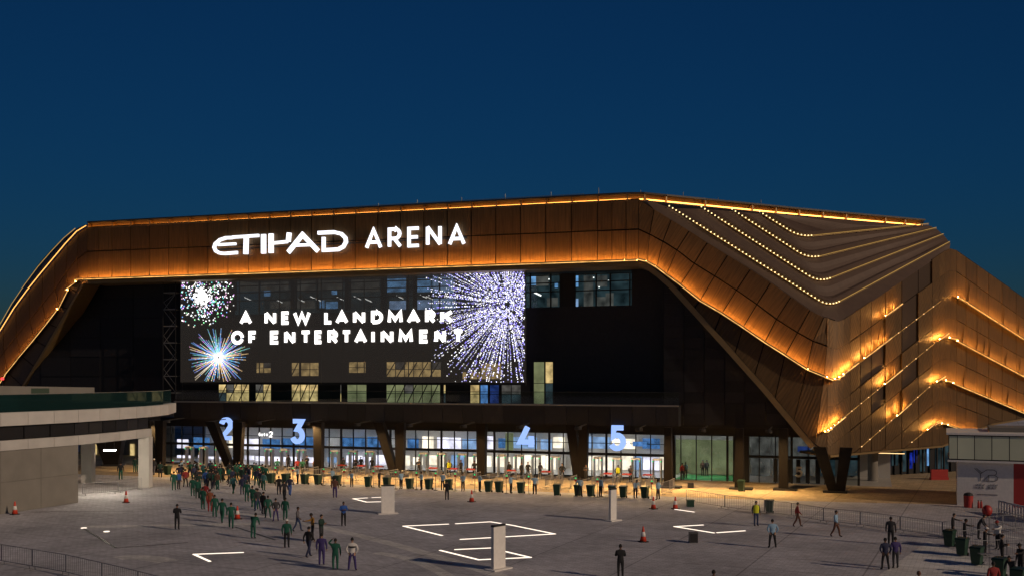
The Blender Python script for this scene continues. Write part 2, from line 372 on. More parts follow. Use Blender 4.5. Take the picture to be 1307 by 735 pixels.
# soffit return under the band and opening trim
def trim(parent, pts, depth, name, matn, th=.35, z0=0):
    m = MB()
    for a, b in zip(pts[:-1], pts[1:]):
        A, B = S(*a, .1), S(*b, .1); d = (B - A).normalized(); up = d.cross(N)
        if up.dot(Z) < 0: up = -up
        m.box(A - up * th, B - A, N * depth, up * th)
    return m.build(name, M[matn], parent)
OPEN_R = [(815, LB(815) + 1), (828, 338), (842, 348), (858, 362), (880, 386), (930, 441), (980, 497), (1020, 545), (1040, 568), (1062, 581)]
OPEN_L = [(112, LB(112) + 1), (104, 362), (98, 374), (64, 432), (28, 492), (-10, 556)]
trim(front, [(x, LB(x) + 1.5) for x in xs], 3.2, 'soffit', 'gold_trim')

# ---- side facet with the rounded nose and the far end facet: banded panels
# rows at the nose (x 1062), fold (x 1208) and picture edge (x 1330); columns are shared vertical seams
def rowline(nose, p1, p2, pk, e1, e2):            # y as a function of x: rounded valley at the nose, rising to the fold, falling after it
    (x1, y1), (x2, y2) = p1, p2
    def f(x):
        rise = y1 + (y2 - y1) * (x - x1) / (x2 - x1)
        fall = e1[1] + (e2[1] - e1[1]) * (x - e1[0]) / (e2[0] - e1[0])
        k = 10; y = rise if x < 1150 else (lambda a, b: max(a, b) + (max(k - abs(a - b), 0) ** 2) / k / 4)(rise, fall)
        if nose is not None and x < 1120:         # left of the nose the line keeps to the wing's slope
            l = nose[1] + .62 * (x - nose[0]); a, b = l, y; k2 = 12
            y = min(a, b) - max(k2 - abs(a - b), 0) ** 2 / k2 / 4
        return y
    return f
ROWS = [rowline((1062, 409), (1085, 402), (1205, 321), 0, (1216, 316), (1307, 380)),
        rowline((1062, 445), (1085, 436), (1205, 350), 0, (1220, 346), (1307, 407)),
        rowline((1062, 485), (1085, 471), (1205, 381), 0, (1220, 378), (1307, 433)),
        rowline((1062, 522), (1085, 503), (1205, 408), 0, (1216, 405), (1307, 457)),
        rowline((1050, 552), (1085, 526), (1205, 428), 0, (1212, 430), (1307, 480)),
        rowline(None, (1085, 549), (1205, 455), 0, (1210, 457), (1307, 503)),
        rowline(None, (1097, 572), (1205, 477), 0, (1206, 484), (1307, 526)),
        rowline(None, (1125, 574), (1205, 504), 0, (1206, 511), (1307, 549)),
        rowline(None, (1160, 567), (1205, 530), 0, (1200, 538), (1307, 572)),
        rowline(None, (1175, 590), (1205, 565), 0, (1200, 565), (1307, 598))]
# ---- right wing (three rows of slanted panels)
T_ = [(815, LT(815)), (835, 266.6), (857, 280), (880, 294), (903, 309), (929, 325), (958, 343), (984, 360), (1010, 378), (1034, 395), (1052, 404), (1066, 408)]
M_ = [(815, LM(815)), (829, 299), (846, 308), (864, 319), (886, 336), (912, 352), (940, 370), (966, 388), (991, 407), (1018, 424), (1038, 435), (1056, 441)]
L_ = [(815, LB(815) - 1), (826, 335), (838, 342), (850, 351), (868, 364), (893, 384), (921, 400), (948, 417.7), (975.7, 436.6), (1002, 453), (1030, 471), (1052, 480)]
K_ = [(815, LB(815)), (826, 337), (838, 345), (851, 356), (866, 371), (886, 393), (912, 421), (938, 450), (963, 478), (989, 508), (1013, 537), (1040, 567)]
for A_l, rk in ((T_, 0), (M_, 1), (L_, 2)): A_l.append((1059, ROWS[rk](1059)))
K_.append((1059, 579))
wing = backing('wing_cladding', [K_, L_, M_, T_], parent=arena)
for i in range(len(T_) - 1):
    panel(wing, 'panel', [S(*L_[i]), S(*L_[i + 1]), S(*M_[i + 1]), S(*M_[i])], 'bronze')
    panel(wing, 'panel', [S(*M_[i]), S(*M_[i + 1]), S(*T_[i + 1]), S(*T_[i])], 'bronze')
    if i >= 3: panel(wing, 'panel', [S(*K_[i]), S(*K_[i + 1]), S(*L_[i + 1]), S(*L_[i])], 'bronze')
strip(wing, L_, out=.6)
tr = trim(wing, OPEN_R, 2.6, 'opening_trim', 'gold_trim', .5)

def bottom(x):
    if x <= 1205: return 580 - 12 * (x - 1062) / 138
    return 567.6 - 27 * min((x - 1205) / 58, 1) - (max(x - 1263, 0)) * .17
def clip(poly):                                    # keep what lies above the bottom edge
    out = []
    for i in range(len(poly)):
        a, b = poly[i], poly[(i + 1) % len(poly)]; fa, fb = a[1] - bottom(a[0]), b[1] - bottom(b[0])
        if fa <= 0: out.append(a)
        if fa * fb < 0: t = fa / (fa - fb); out.append((a[0] + (b[0] - a[0]) * t, a[1] + (b[1] - a[1]) * t))
    return out
side = thing('x', 'x', 'x') if False else None
mback = MB()
XS = [1056, 1063, 1070, 1077, 1085, 1098, 1112, 1130, 1151, 1172, 1190, 1199, 1206, 1213, 1221, 1233, 1247, 1262, 1279, 1297, 1318, 1345, 1380]
for i in range(len(XS) - 1):
    for k in range(len(ROWS) - 1):
        a, b = XS[i], XS[i + 1]
        q = clip([(a, ROWS[k + 1](a)), (b, ROWS[k + 1](b)), (b, ROWS[k](b)), (a, ROWS[k](a))])
        if len(q) >= 3: mback.poly([S(*p, -.5) for p in q])
side = mback.build('side_cladding', M['bronze_dark'], arena)
OPENED = {(5, 1), (6, 1), (5, 2), (6, 2), (7, 3), (8, 4), (6, 4), (7, 5), (8, 2), (8, 0), (9, 0), (8, 1), (6, 0), (7, 0)}   # louvre panels standing open
for i in range(len(XS) - 1):
    for k in range(len(ROWS) - 1):
        a, b = XS[i], XS[i + 1]
        q = clip([(a, ROWS[k + 1](a)), (b, ROWS[k + 1](b)), (b, ROWS[k](b)), (a, ROWS[k](a))])
        if len(q) < 3: continue
        area = abs(sum(q[j][0] * q[(j + 1) % len(q)][1] - q[(j + 1) % len(q)][0] * q[j][1] for j in range(len(q)))) / 2
        if area < 6: continue
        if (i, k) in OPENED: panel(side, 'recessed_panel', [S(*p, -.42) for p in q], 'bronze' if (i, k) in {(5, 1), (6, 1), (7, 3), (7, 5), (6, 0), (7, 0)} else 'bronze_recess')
        else: panel(side, 'panel', [S(*p) for p in q], 'bronze', .008 if i < 4 or 9 < i < 14 else .045)
def rowpts(k, x0, x1, n): return [(x0 + (x1 - x0) * i / n, ROWS[k](x0 + (x1 - x0) * i / n)) for i in range(n + 1)]
strip(side, rowpts(2, 1054, 1090, 6), out=.62, ledge=.72, lip=.07, r=.03, matn='led_side')
strip(side, rowpts(1, 1126, 1147, 3), out=.5, ledge=.6, lip=.07, r=.02, matn='led_side')
strip(side, rowpts(2, 1098, 1133, 4), out=.62, ledge=.72, lip=.07, r=.03, matn='led_side')
strip(side, rowpts(2, 1216, 1345, 10), out=.62, ledge=.72, lip=.07, r=.03, matn='led_side')
strip(side, rowpts(4, 1049, 1074, 6), out=.62, ledge=.72, lip=.07, r=.03, matn='led_side')
strip(side, rowpts(4, 1124, 1146, 3), out=.62, ledge=.72, lip=.07, r=.03, matn='led_side')
strip(side, rowpts(4, 1194, 1345, 14), out=.62, ledge=.72, lip=.07, r=.03, matn='led_side')
strip(side, rowpts(6, 1140, 1157, 3), out=.62, ledge=.72, lip=.07, r=.03, matn='led_side')
strip(side, rowpts(6, 1190, 1310, 12), out=.62, ledge=.72, lip=.07, r=.03, matn='led_side')
strip(side, rowpts(8, 1180, 1246, 8), out=.45, r=.02, ledge=.55, lip=.05, matn='led_side')
for k, x0, x1 in ((2, 1090, 1200), (4, 1074, 1196), (6, 1099, 1192), (8, 1163, 1182)):
    me_ = MB(); pr_ = rowpts(k, x0, x1, 12)
    for a, b in zip(pr_[:-1], pr_[1:]):
        if a[1] < bottom(a[0]) - 1: me_.bar(S(*a, .06), S(*b, .06), .022)
    me_.build('edge_light', M['led_thin'], side)
mf = MB()                                          # sparse amber points where the panel rows meet
for k, x0, x1 in ((2, 1136, 1200), (4, 1078, 1122), (4, 1148, 1192), (6, 1100, 1138), (6, 1160, 1188), (8, 1164, 1178)):
    x = x0
    while x < x1:
        if ROWS[k](x) < bottom(x) - 1:
            c = S(x, ROWS[k](x), .2); mf.box(c - Vector((.035, .035, .035)), (.07, 0, 0), (0, .07, 0), (0, 0, .07))
        x += 9 + rnd.random() * 6
o = mf.build('led_points', emis('amber_point_dim', (1, .6, .25), 2.2, 'NONE'), side); o['kind'] = 'stuff'
for k, xs2 in ((2, (1236, 1281, 1300)), (4, (1229, 1247, 1256, 1263, 1284, 1301)), (6, (1230, 1258, 1265, 1286)), (4, (1131, 1141)), (2, (1104, 1112, 1121, 1127)), (1, (1140, 1131)), (6, (1144, 1152))):
    for x in xs2:                                  # fins added on the seams to catch light as flared streaks
        a, b = S(x, ROWS[k](x) - 1, .0), S(x + 1.5, ROWS[k - 1](x) + 2, .0); t = (a - Vector((0, 0, H))); t.z = 0; t.normalize()
        m = MB(); e = U * .10; m.mesh([a - t * .45, a - t * .05 - e, a - t * .05 + e, b - t * .05], [(0, 2, 3), (0, 3, 1), (0, 1, 2), (1, 3, 2)]); m.build('streak_fin', M['bronze'], side)
mb = MB()
for i in range(24):
    x0, x1 = 1060 + i * 13, 1060 + (i + 1) * 13
    A, B = S(x0, bottom(x0), .1), S(x1, bottom(x1), .1); d = (B - A).normalized()
    mb.box(A - Z * .22, B - A, Vector((-.2, .98, 0)) * 6, Z * .2)
mb.build('soffit', M['gold_trim'], side)

# ---- left wing
TL = [(112, LT(112)), (100, 297), (86, 312), (70, 331), (54, 350), (37, 371), (20, 394), (4, 420), (-14, 448), (-34, 480)]
ML = [(112, LM(112)), (98, 331), (84, 349), (70, 369), (54, 389), (38, 408), (21, 429), (5, 449), (-13, 476), (-32, 506)]
BL = [(112, LB(112) - 1), (101, 357), (88, 367), (76, 391), (60, 412), (43, 433), (26, 453), (9, 474), (-8, 500), (-28, 532)]
KL = [(112, LB(112)), (106, 359), (98, 373), (86, 394), (72, 418), (58, 442), (43, 467), (28, 492), (12, 520), (-8, 552)]
lw = backing('wing_cladding', [KL, BL, ML, TL], parent=arena)
for i in range(len(TL) - 1):
    panel(lw, 'panel', [S(*BL[i]), S(*BL[i + 1]), S(*ML[i + 1]), S(*ML[i])], 'bronze')
    panel(lw, 'panel', [S(*ML[i]), S(*ML[i + 1]), S(*TL[i + 1]), S(*TL[i])], 'bronze')
    panel(lw, 'reveal_panel', [S(*KL[i]), S(*KL[i + 1]), S(*BL[i + 1]), S(*BL[i])], 'bronze_smooth')
strip(lw, BL, out=.55, ledge=.7, lip=.10, r=.04)
trim(lw, list(reversed(KL)), 2.6, 'opening_trim', 'gold_trim', .3)
# outer roof slope on the left, two rows of panels leaning back
O1 = [(112, 286), (99, 291), (84, 301), (68, 316), (50, 336), (33, 360), (17, 385), (1, 414), (-17, 443), (-37, 476)]
m = MB()
ow = [P(x, y, skinY(x, y) + 6) for x, y in O1]; iw = [S(*p) for p in TL]
outer = MB()
for i in range(len(TL) - 1): outer.poly([iw[i] + N * .4, iw[i + 1] + N * .4, ow[i + 1] + N * .2, ow[i] + N * .2])
outer = outer.build('roof_slope', M['bronze_dark'], arena)
for i in range(len(TL) - 1):
    mid0, mid1 = iw[i].lerp(ow[i], .5), iw[i + 1].lerp(ow[i + 1], .5)
    panel(outer, 'panel', [iw[i + 1], iw[i], mid0, mid1], 'bronze'); panel(outer, 'panel', [mid1, mid0, ow[i], ow[i + 1]], 'bronze')
m = MB()
for i in range(len(TL) - 1):
    a, b = iw[i], iw[i + 1]; m.bar(a + Vector((-.1, -.25, .12)), b + Vector((-.1, -.25, .12)), .05)
m.build('led_strip', M['led_outer'], outer)
m = MB()
for i in range(1, len(TL) - 1): m.bar(iw[i].lerp(ow[i], .55) + Vector((-.2, -.3, .15)), iw[i + 1].lerp(ow[i + 1], .55) + Vector((-.2, -.3, .15)), .04)
m.build('led_strip', M['led_gold'], outer)

# ---- cornice light along the roof edge
RE = [(112, LC(112)), *[(x, LC(x)) for x in cols[::2]], (800, 248), (822, 247.8), (850, 250.5), (900, 255.5), (960, 261.5), (1020, 267.5), (1080, 273), (1130, 277.5), (1180, 282)]
ZR = 28.35
A_, B_, C_ = S(827, 257), S(1066, 408), S(1213, 316); M0 = P(1010, 270, 104.1)
PL_R1 = plane3(A_, B_, M0); PL_R2 = plane3(B_, C_, M0)
def roofY(px, py): return smax(ydepth(PL_R1, px, py), ydepth(PL_R2, px, py), .8)
def roofpt(px, py): return P(px, py, roofY(px, py + 4) + .3)
rw = []
for x, y in RE:
    if x < 815: q = S(x, y); rw.append(Vector((q.x, q.y, q.z)))
    else:
        t = min((x - 815) / 60, 1); a = S(min(x, 850), y) if x < 875 else None; b = roofpt(x, y)
        rw.append(b if a is None else a.lerp(b, t))
cor = thing('x', 'x', 'x') if False else None
mc = MB(); ml = MB(); mk = MB()
for a, b in zip(rw[:-1], rw[1:]):
    d = (b - a); dn = d.normalized(); nn = Vector((-dn.y, dn.x, 0))
    if nn.y < 0: nn = -nn
    mc.box(a - nn * .15, d, nn * 1.2, Z * .16)                       # cap
    mk.box(a + nn * .55 - Z * .62, d, nn * .1, Z * .6)               # back of the recess
    ml.box(a + nn * .28 - Z * .50, d, nn * .1, Z * .08)
    n_ = max(1, int(d.length / 2.6))
    for i in range(n_): mk.box(a + d * (i / n_) - nn * .02 - Z * .62, dn * .12, nn * .57, Z * .6)
    mk.box(a - nn * .02 - Z * .66, d, nn * .6, Z * .05)
cor = mc.build('cornice', M['dark_metal'], arena); mk.build('cornice_recess', M['gold_trim'], cor); ml.build('led_strip', M['led_cornice'], cor)

# ---- stepped roof on the right: two planes with lit steps
def RP(px, py, off=0): return P(px, py, roofY(px, py)) + Vector((-.35, -.45, .82)) * off
def vline(s, c0, e, n1=12, n2=10, rd=16):          # V with a rounded corner in pixels
    s, c0, e = Vector(s), Vector(c0), Vector(e); a = c0 + (s - c0).normalized() * rd; b = c0 + (e - c0).normalized() * rd
    return [tuple(s.lerp(a, i / n1)) for i in range(n1)] + [tuple(a * (1 - t) ** 2 + c0 * 2 * t * (1 - t) + b * t * t) for t in [i / 6 for i in range(7)]] + [tuple(b.lerp(e, (i + 1) / n2)) for i in range(n2)]
VL = [vline((829, 257), (1072, 412), (1214, 316)), vline((856, 266), (1060, 394), (1213, 311)), vline((897, 267), (1047, 363), (1205, 301)),
      vline((936, 270), (1034, 333), (1196, 293)), vline((971, 273), (1022, 305), (1186, 288)), None]
def resample(path, n):
    path = [Vector(p) for p in path]; L = [0]
    for a, b in zip(path[:-1], path[1:]): L.append(L[-1] + (b - a).length)
    out = []
    for i in range(n):
        t = L[-1] * i / (n - 1); k = max(j for j in range(len(L)) if L[j] <= t + 1e-6); k = min(k, len(path) - 2)
        out.append(tuple(path[k].lerp(path[k + 1], (t - L[k]) / max(L[k + 1] - L[k], 1e-6))))
    return out
VL[0] = resample([(822, 252)] + T_[1:-1], 16)[:-1] + resample([(1060, ROWS[0](1060))] + [(x_, ROWS[0](x_)) for x_ in range(1068, 1216, 6)], 14)
VL[5] = resample([(1003, 273), (1090, 281.5), (1184, 288.5)], 29)
for k in range(5):
    lo, hi = VL[k], VL[k + 1]; m = MB()
    tp = .62 if 0 < k < 5 else .0
    prof = [(0, 0), (0.0, tp), (.08, tp), (.22, tp * .75), (.38, tp * .1), (.5, -tp * .45), (.64, -tp * .3), (.8, -tp * .02), (1, 0)]
    pts = []
    for ii, (a, b) in enumerate(zip(lo, hi)):
        pts.append([RP(a[0] + (b[0] - a[0]) * t, a[1] + (b[1] - a[1]) * t, o_ * min(1, ii / 3, (len(lo) - 1 - ii) / 5)) for t, o_ in prof])
        if k == 0: pts[-1] = [S(a[0], a[1] + 1.5, -.1).lerp(RP(*b), t) for t, o_ in prof]
    for i in range(len(pts) - 1):
        for j in range(len(prof) - 1): m.poly([pts[i][j], pts[i + 1][j], pts[i + 1][j + 1], pts[i][j + 1]])
    st = m.build('roof_step', M['bronze_smooth'], arena)
    if 0 < k < 5:
        # bulbs along the left limb of the V
        mbul = MB(); W_ = [RP(a[0], a[1], .22) + Vector((-.1, -.16, 0)) for a in lo]
        acc = 0
        for i in range(18):
            a, b = W_[i], W_[i + 1]; L0 = (b - a).length; t = acc
            while t < L0:
                c = a.lerp(b, t / L0); mbul.box(c - Vector((.05, .05, .05)), (.10, 0, 0), (0, .10, 0), (0, 0, .10)); t += .40
            acc = t - L0
        o = mbul.build('led_points', M['led_amber_hot'], st); o['kind'] = 'stuff'
        ms = MB()
        for i in range(17, len(W_) - 1): ms.bar(W_[i], W_[i + 1], .035, r2=.03)
        ms.build('led_strip', M['led_gold'], st)
        mu = MB()  # hidden strip added so a golden glow falls on the steps by the bulbs
        for i in range(2, 18): mu.bar(W_[i] - Z * .06 + N * .03, W_[i + 1] - Z * .06 + N * .03, .022)
        mu.build('added_glow_strip', M['led_step_fill'], st)
        mg = MB()
        for i in range(18, len(W_) - 1): mg.bar(W_[i] - Z * .1 + N * .05, W_[i + 1] - Z * .1 + N * .05, .05)
        mg.build('step_nosing', M['gold_trim'], st)
# flat roof behind and simple rear body so the volume is closed
m = MB()
rp = [(p.x, p.y, p.z - .05) for p in rw]
m.poly([*rp, (rw[-1].x + 22, rw[-1].y + 70, ZR), (rw[0].x + 10, rw[0].y + 80, ZR)][::-1]); m.build('roof', M['dark_metal'], arena)

# ================================================================== dark front wall, windows, podium
VW = 101.6
wallp = [(30, 500), (100, 362), (116, 348), (300, 341)]
def wallpoly(name, pts, v, parent=arena, matn='dark_clad'):
    m = MB(); q = [PV(x, y, v) for x, y in pts]; m.poly(q); return m.build(name, M[matn], parent)
# upper window strip between x 300 and 806 is an opening with rooms behind
zt, zb = FZ(550, 349, VW), FZ(550, 395.5, VW)
uL, uR = FU(300, VW), FU(806, VW)
wl = wallpoly('facade_wall', [(24, 512), (98, 368), (114, 350), (300, 342), (300, 515)], VW)
m = MB(); m.fbox(uL, uR, VW, VW + .3, 7.0, zb); m.build('facade_wall', M['dark_clad'], arena)
m = MB(); m.fbox(uL, uR, VW, VW + .3, zt, 22.6); m.build('facade_wall', M['dark_clad'], arena)
wallpoly('facade_wall', [(806, 520), (806, 328), (826, 332), (846, 344), (874, 372), (935, 440), (935, 520)], VW)
# panelled right block standing forward
VR = 98.9
mR = wallpoly('corner_block', [(846, 544), (846, 336), (862, 352), (890, 384), (940, 440), (985, 492), (1022, 536), (1030, 546)], VR + .12, matn='black')
for i in range(8):
    for j in range(15):
        x0, x1 = 847 + i * 26, 847 + (i + 1) * 26; y0, y1 = 542 - j * 14, 542 - (j + 1) * 14
        q = [(x0, y0), (x1, y0), (x1, y1), (x0, y1)]
        lim = lambda x: 336 + (x - 846) * 1.14
        if y1 < lim(x0) - 2 and y0 < lim(x0): continue
        if y0 < lim(x1): continue
        panel(mR, 'panel', [PV(x, max(y, lim(x) - 6), VR) for x, y in q], 'dark_clad', .03, .08)
m = MB(); m.fbox(FU(846, VR), FU(846, VR) + .15, VR + .1, VW, 5.7, 21); m.build('block_return', M['dark_clad'], mR)
# wall panels left of the opening
for i, (x0, x1) in enumerate(((52, 90), (90, 128), (132, 170), (170, 208))):
    for j in range(6):
        y0 = 505 - j * 25; y1 = y0 - 24
        if x0 < 128 and y1 < 500 - (x0 - 26) * 1.75: continue
        if x0 >= 128 and y1 < 356: continue
        panel(wl, 'panel', [PV(x0, y0, VW - .06), PV(x1, y0, VW - .06), PV(x1, y1, VW - .06), PV(x0, y1, VW - .06)], 'dark_clad', .04, .05)
# rooms behind the strip
room = MB(); room.fbox(uL, uR, VW + 6, VW + 6.2, zb - .5, zt + .5); room.build('room_wall', M['tealwin'], arena)
m = MB(); m.fbox(uL, uR, VW + .3, VW + 6, zb - .4, zb - .05); m.build('room_floor', M['dark_metal'], arena)
m = MB(); m.fbox(uL, uR, VW + .3, VW + 6, zt + .05, zt + .4); m.build('room_ceiling', M['dark_metal'], arena)
win = MB(); win.fbox(uL, uR, VW + .1, VW + .14, zb, zt); win = win.build('window', M['glass'], arena)
def pane_box(parent, x0, x1, y0, y1, v, matn, name='lit_pane', th=.05):
    m = MB(); m.fbox(FU(x0, v), FU(x1, v), v, v + th, FZ(x0, y1, v), FZ(x0, y0, v)); return m.build(name, M[matn], parent)
for x in (300, 330, 371, 377, 404, 440, 446, 486, 492, 519, 527, 560, 582, 620, 652, 676, 702, 714, 733, 760, 778, 803):
    pane_box(win, x, x + (5 if x in (371, 440, 486, 527, 728) else 1.6), 349, 396, VW + .05, 'black', 'mullion', .12)
pane_box(win, 714, 733, 349, 396, VW + .02, 'black', 'pier', .2)
for y in (355.5, 365, 373.5, 383.5):
    pane_box(win, 300, 806, y, y + 1.2, VW + .06, 'black', 'transom', .08)
for x0, x1, y0, y1, mt in ((306, 330, 357, 372, 'greywin'), (333, 368, 357, 371, 'greywin'), (378, 402, 357, 372, 'greywin'), (406, 437, 357, 371, 'greywin'), (447, 484, 357, 373, 'greywin'),
                           (493, 518, 356, 373, 'bluewin'), (528, 552, 356, 373, 'bluewin'), (553, 580, 352, 374, 'skyscreen'), (497, 518, 384, 395, 'skyscreen'), (529, 552, 383, 395, 'skyscreen'), (553, 582, 381, 395, 'skyscreen'), (345, 372, 385, 394, 'greywin'), (378, 402, 384, 394, 'greywin'),
                           (408, 414, 383, 393, 'bluewin'), (416, 431, 385, 394, 'bluewin'), (337, 345, 370, 378, 'bluewin'), (423, 430, 369, 376, 'bluewin'),
                           (676, 684, 352, 364, 'bluewin'), (684, 700, 352, 365, 'greywin'), (719, 723, 352, 365, 'bluewin'), (675, 695, 380, 391, 'tealwin'), (698, 712, 380, 391, 'greywin'), (720, 723, 381, 391, 'skyscreen'),
                           (735, 738, 352, 366, 'bluewin'), (745, 757, 352, 391, 'greywin'), (762, 775, 352, 366, 'greywin'), (760, 775, 379, 391, 'greywin'), (780, 802, 362, 374, 'tealwin'), (773, 783, 374, 391, 'greywin'), (735, 738, 381, 391, 'skyscreen'), (708, 712, 361, 367, 'bluewin')):
    pane_box(win, x0, x1, y0, y1, VW + 3.5 + rnd.random(), mt)
for x, y in ((316, 381), (356, 384), (384, 383), (400, 380), (434, 381), (456, 380), (510, 379), (540, 378), (686, 375), (470, 383), (405, 382), (548, 380)):
    a = PV(x - 4, y - 1.8, VW + 1.4); b = PV(x + 4.5, y + 2.2, VW + 1.4); m = MB(); m.bar(a, b, .06 if x != 686 else .11); m.build('light_tube', M['text_white'], win)
for x, y in ((700, 357), (716, 371), (757, 355), (776, 359), (764, 367)):
    c = PV(x, y, VW + 1.2); m = MB(); m.box(c, (.12, 0, 0), (0, .12, 0), (0, 0, .12)); m.build('spot_lamp', M['text_white'], win)
# lit windows low on the wall
def window(x0, x1, y0, y1, mt, cols_=3, brace=False):
    v = VW - .02; f = pane_box(arena, x0, x1, y0, y1, v - .06, 'black', 'window', .05)
    n_ = cols_
    for i in range(n_):
        a = x0 + (x1 - x0) * i / n_ + .5; b = x0 + (x1 - x0) * (i + 1) / n_ - .6
        pane_box(f, a, b, y0 + .7, (y0 + y1) / 2 - 1.2 + 1, v - .10, mt if rnd.random() > .12 else 'greywin', 'pane', .03)
        pane_box(f, a, b, (y0 + y1) / 2 + .5, y1 - .7, v - .10, mt if rnd.random() > .12 else 'tealwin', 'pane', .03)
    if brace:
        m = MB(); k = int((x1 - x0) / 17) + 1
        for i in range(k):
            xa = x0 + (x1 - x0) * i / k; xb = x0 + (x1 - x0) * (i + .8) / k
            m.bar(PV(xa, y1 - 1, v - .22), PV(xb, y0 + 1, v - .22), .06)
        m.build('brace', M['black'], f)
for a in ((327, 346, 462, 476, 'amberwin', 2), (372, 382, 462, 480, 'amberwin', 1, True), (384, 407, 462, 480, 'amberwin', 2), (445, 467, 461, 476, 'amberwin', 2), (493, 563, 461, 481, 'amberwin', 6, True),
          (279, 318, 489, 512, 'amberwin', 4, True), (326, 346, 489, 512, 'amberwin', 2, True), (372, 406, 489, 512, 'amberwin', 3, True), (443, 468, 489, 513, 'green_room', 2), (493, 562, 489, 514, 'green_room', 6, True),
          (566, 569, 489, 514, 'amberwin', 1), (600, 612, 490, 515, 'amberwin', 1), (613, 623, 490, 515, 'bluescreen', 1), (625, 637, 490, 515, 'navyscreen', 1), (640, 665, 490, 515, 'tealwin', 2),
          (681, 695, 461, 516, 'green_room', 1), (696, 706, 461, 516, 'amberwin', 1), (434, 436, 489, 513, 'amberwin', 1), (590, 596, 464, 484, 'amberwin', 1), (600, 640, 463, 484, 'amberwin', 3)):
    window(*a)
# balcony podium: fascia with panel joints, glass balustrade
VF = 97.6
uF0, uF1 = FU(222, VF), FU(866, VF); zF0, zF1 = 5.75, 7.72
m = MB(); m.fbox(uF0, uF1, VF + .1, VW + 3, zF0, zF1); pod = m.build('podium', M['black'], arena)
k = 26
for i in range(k):
    a, b = uF0 + (uF1 - uF0) * i / k, uF0 + (uF1 - uF0) * (i + 1) / k
    panel(pod, 'fascia_panel', [FP(a, VF, zF0), FP(b, VF, zF0), FP(b, VF, zF1 - .12), FP(a, VF, zF1 - .12)], 'dark_clad', .02, .08)
m = MB(); m.fbox(uF0, uF1, VF - .03, VF + .1, zF1 - .10, zF1 + .05); m.build('edge_trim', M['rail'], pod)
m = MB(); m.fbox(uF0, uF1, VF + .3, VF + .33, zF1, zF1 + 1.25); bal = m.build('balustrade', M['glass'], pod)
m = MB(); m.fbox(uF0, uF1, VF + .28, VF + .35, zF1 + 1.25, zF1 + 1.3); m.build('handrail', M['dark_metal'], bal)
m = MB(); m.fbox(FU(205, VG), FU(1100, VG) , VW + 3, VG + 12, 4.75, 5.6); m.build('soffit', M['dark_clad'], arena)
m = MB(); m.fbox(uF1, FU(1040, VF), VR + .3, VG + 1, 5.55, 5.75); m.build('soffit', M['dark_clad'], arena)
m = MB(); m.fbox(FU(205, VG), FU(1100, VG), VG, VG + .25, 4.55, 5.6); m.build('lobby_header', M['black'], arena)

# ================================================================== lobby behind the gates
lob = MB(); VBK = VG + 9
uA, uB = FU(205, VG), FU(1096, VG)
lob.fbox(uA, uB + 3, VBK, VBK + .3, 0, 5.6); lobby = lob.build('lobby_wall', M['interior'], arena)
m = MB(); m.fbox(uA, uB + 3, VG - .1, VBK, -.02, .012); m.build('lobby_floor', M['lobby_floor'], arena)
m = MB()
for i in range(15):
    a = uA + 2 + (uB - uA - 14) * i / 15; m.fbox(a, a + 2.6, VG + 3, VG + 3.35, 4.60, 4.64)
m.build('ceiling_lamp', M['ceil_lamp'], lobby)
x = 226
while x < 850:                                     # glowing panels and screens put in to brighten the white lobby wall
    wd = rnd.choice((12, 16, 20, 9)); bright = rnd.random()
    mt = ('lilac' if x < 500 else 'cream') if bright > .25 else rnd.choice(('lilac', 'interior', 'skyscreen'))
    y0 = 577; pane_box(lobby, x, min(x + wd, 850), 580 + rnd.random() * 3, 599, VBK - .3 - rnd.random() * 3, mt, 'glow_panel', .1)
    x += wd + rnd.choice((1, 2, 4, 7))
x = 226
while x < 850:
    wd = rnd.choice((14, 22, 30)); c = rnd.random()
    mt = 'bluescreen' if c < .18 else 'skyscreen' if c < .38 else 'interior' if c < .55 else 'navyscreen' if c < .66 else 'lilac' if c < .84 else 'cream'
    pane_box(lobby, x, min(x + wd, 850), 556 + rnd.random() * 4, 570 + rnd.random() * 3, VBK - .5 - rnd.random() * 3, mt, 'screen', .1)
    x += wd + rnd.choice((2, 5, 9))
pane_box(lobby, 645, 655, 552, 575, VBK - 4, 'green_room', 'screen', .1)
# green stair lobby and grey rooms to the right of gate 5
pane_box(lobby, 861, 936, 560, 603, VG + 6, 'green_room', 'lit_wall', .1)
pane_box(lobby, 861, 866, 560, 605, VG + 1.5, 'green_room', 'lit_wall', .1)
m = MB(); m.fbox(FU(860, VG), FU(936, VG), VG + .3, VG + 6, .01, .03); m.build('green_carpet', mat('green_carpet', (.05, .3, .08), .9), lobby)
for x0, x1, mt in ((958, 983, 'greywin'), (986, 1010, 'greywin'), (1012, 1040, 'greywin'), (1042, 1066, 'tealwin'), (1070, 1096, 'tealwin')):
    pane_box(lobby, x0, x1, 556, 606, VG + 3, mt, 'lit_wall', .1)
m = MB(); m.fbox(FU(880, VG + 3), FU(925, VG + 3), VG + 3, VG + 3.3, 4.5, 4.55); m.build('ceiling_lamp', M['ceil_lamp'], lobby)
pane_box(lobby, 1018, 1034, 569, 576, VG + 1.5, 'navyscreen', 'screen', .1)
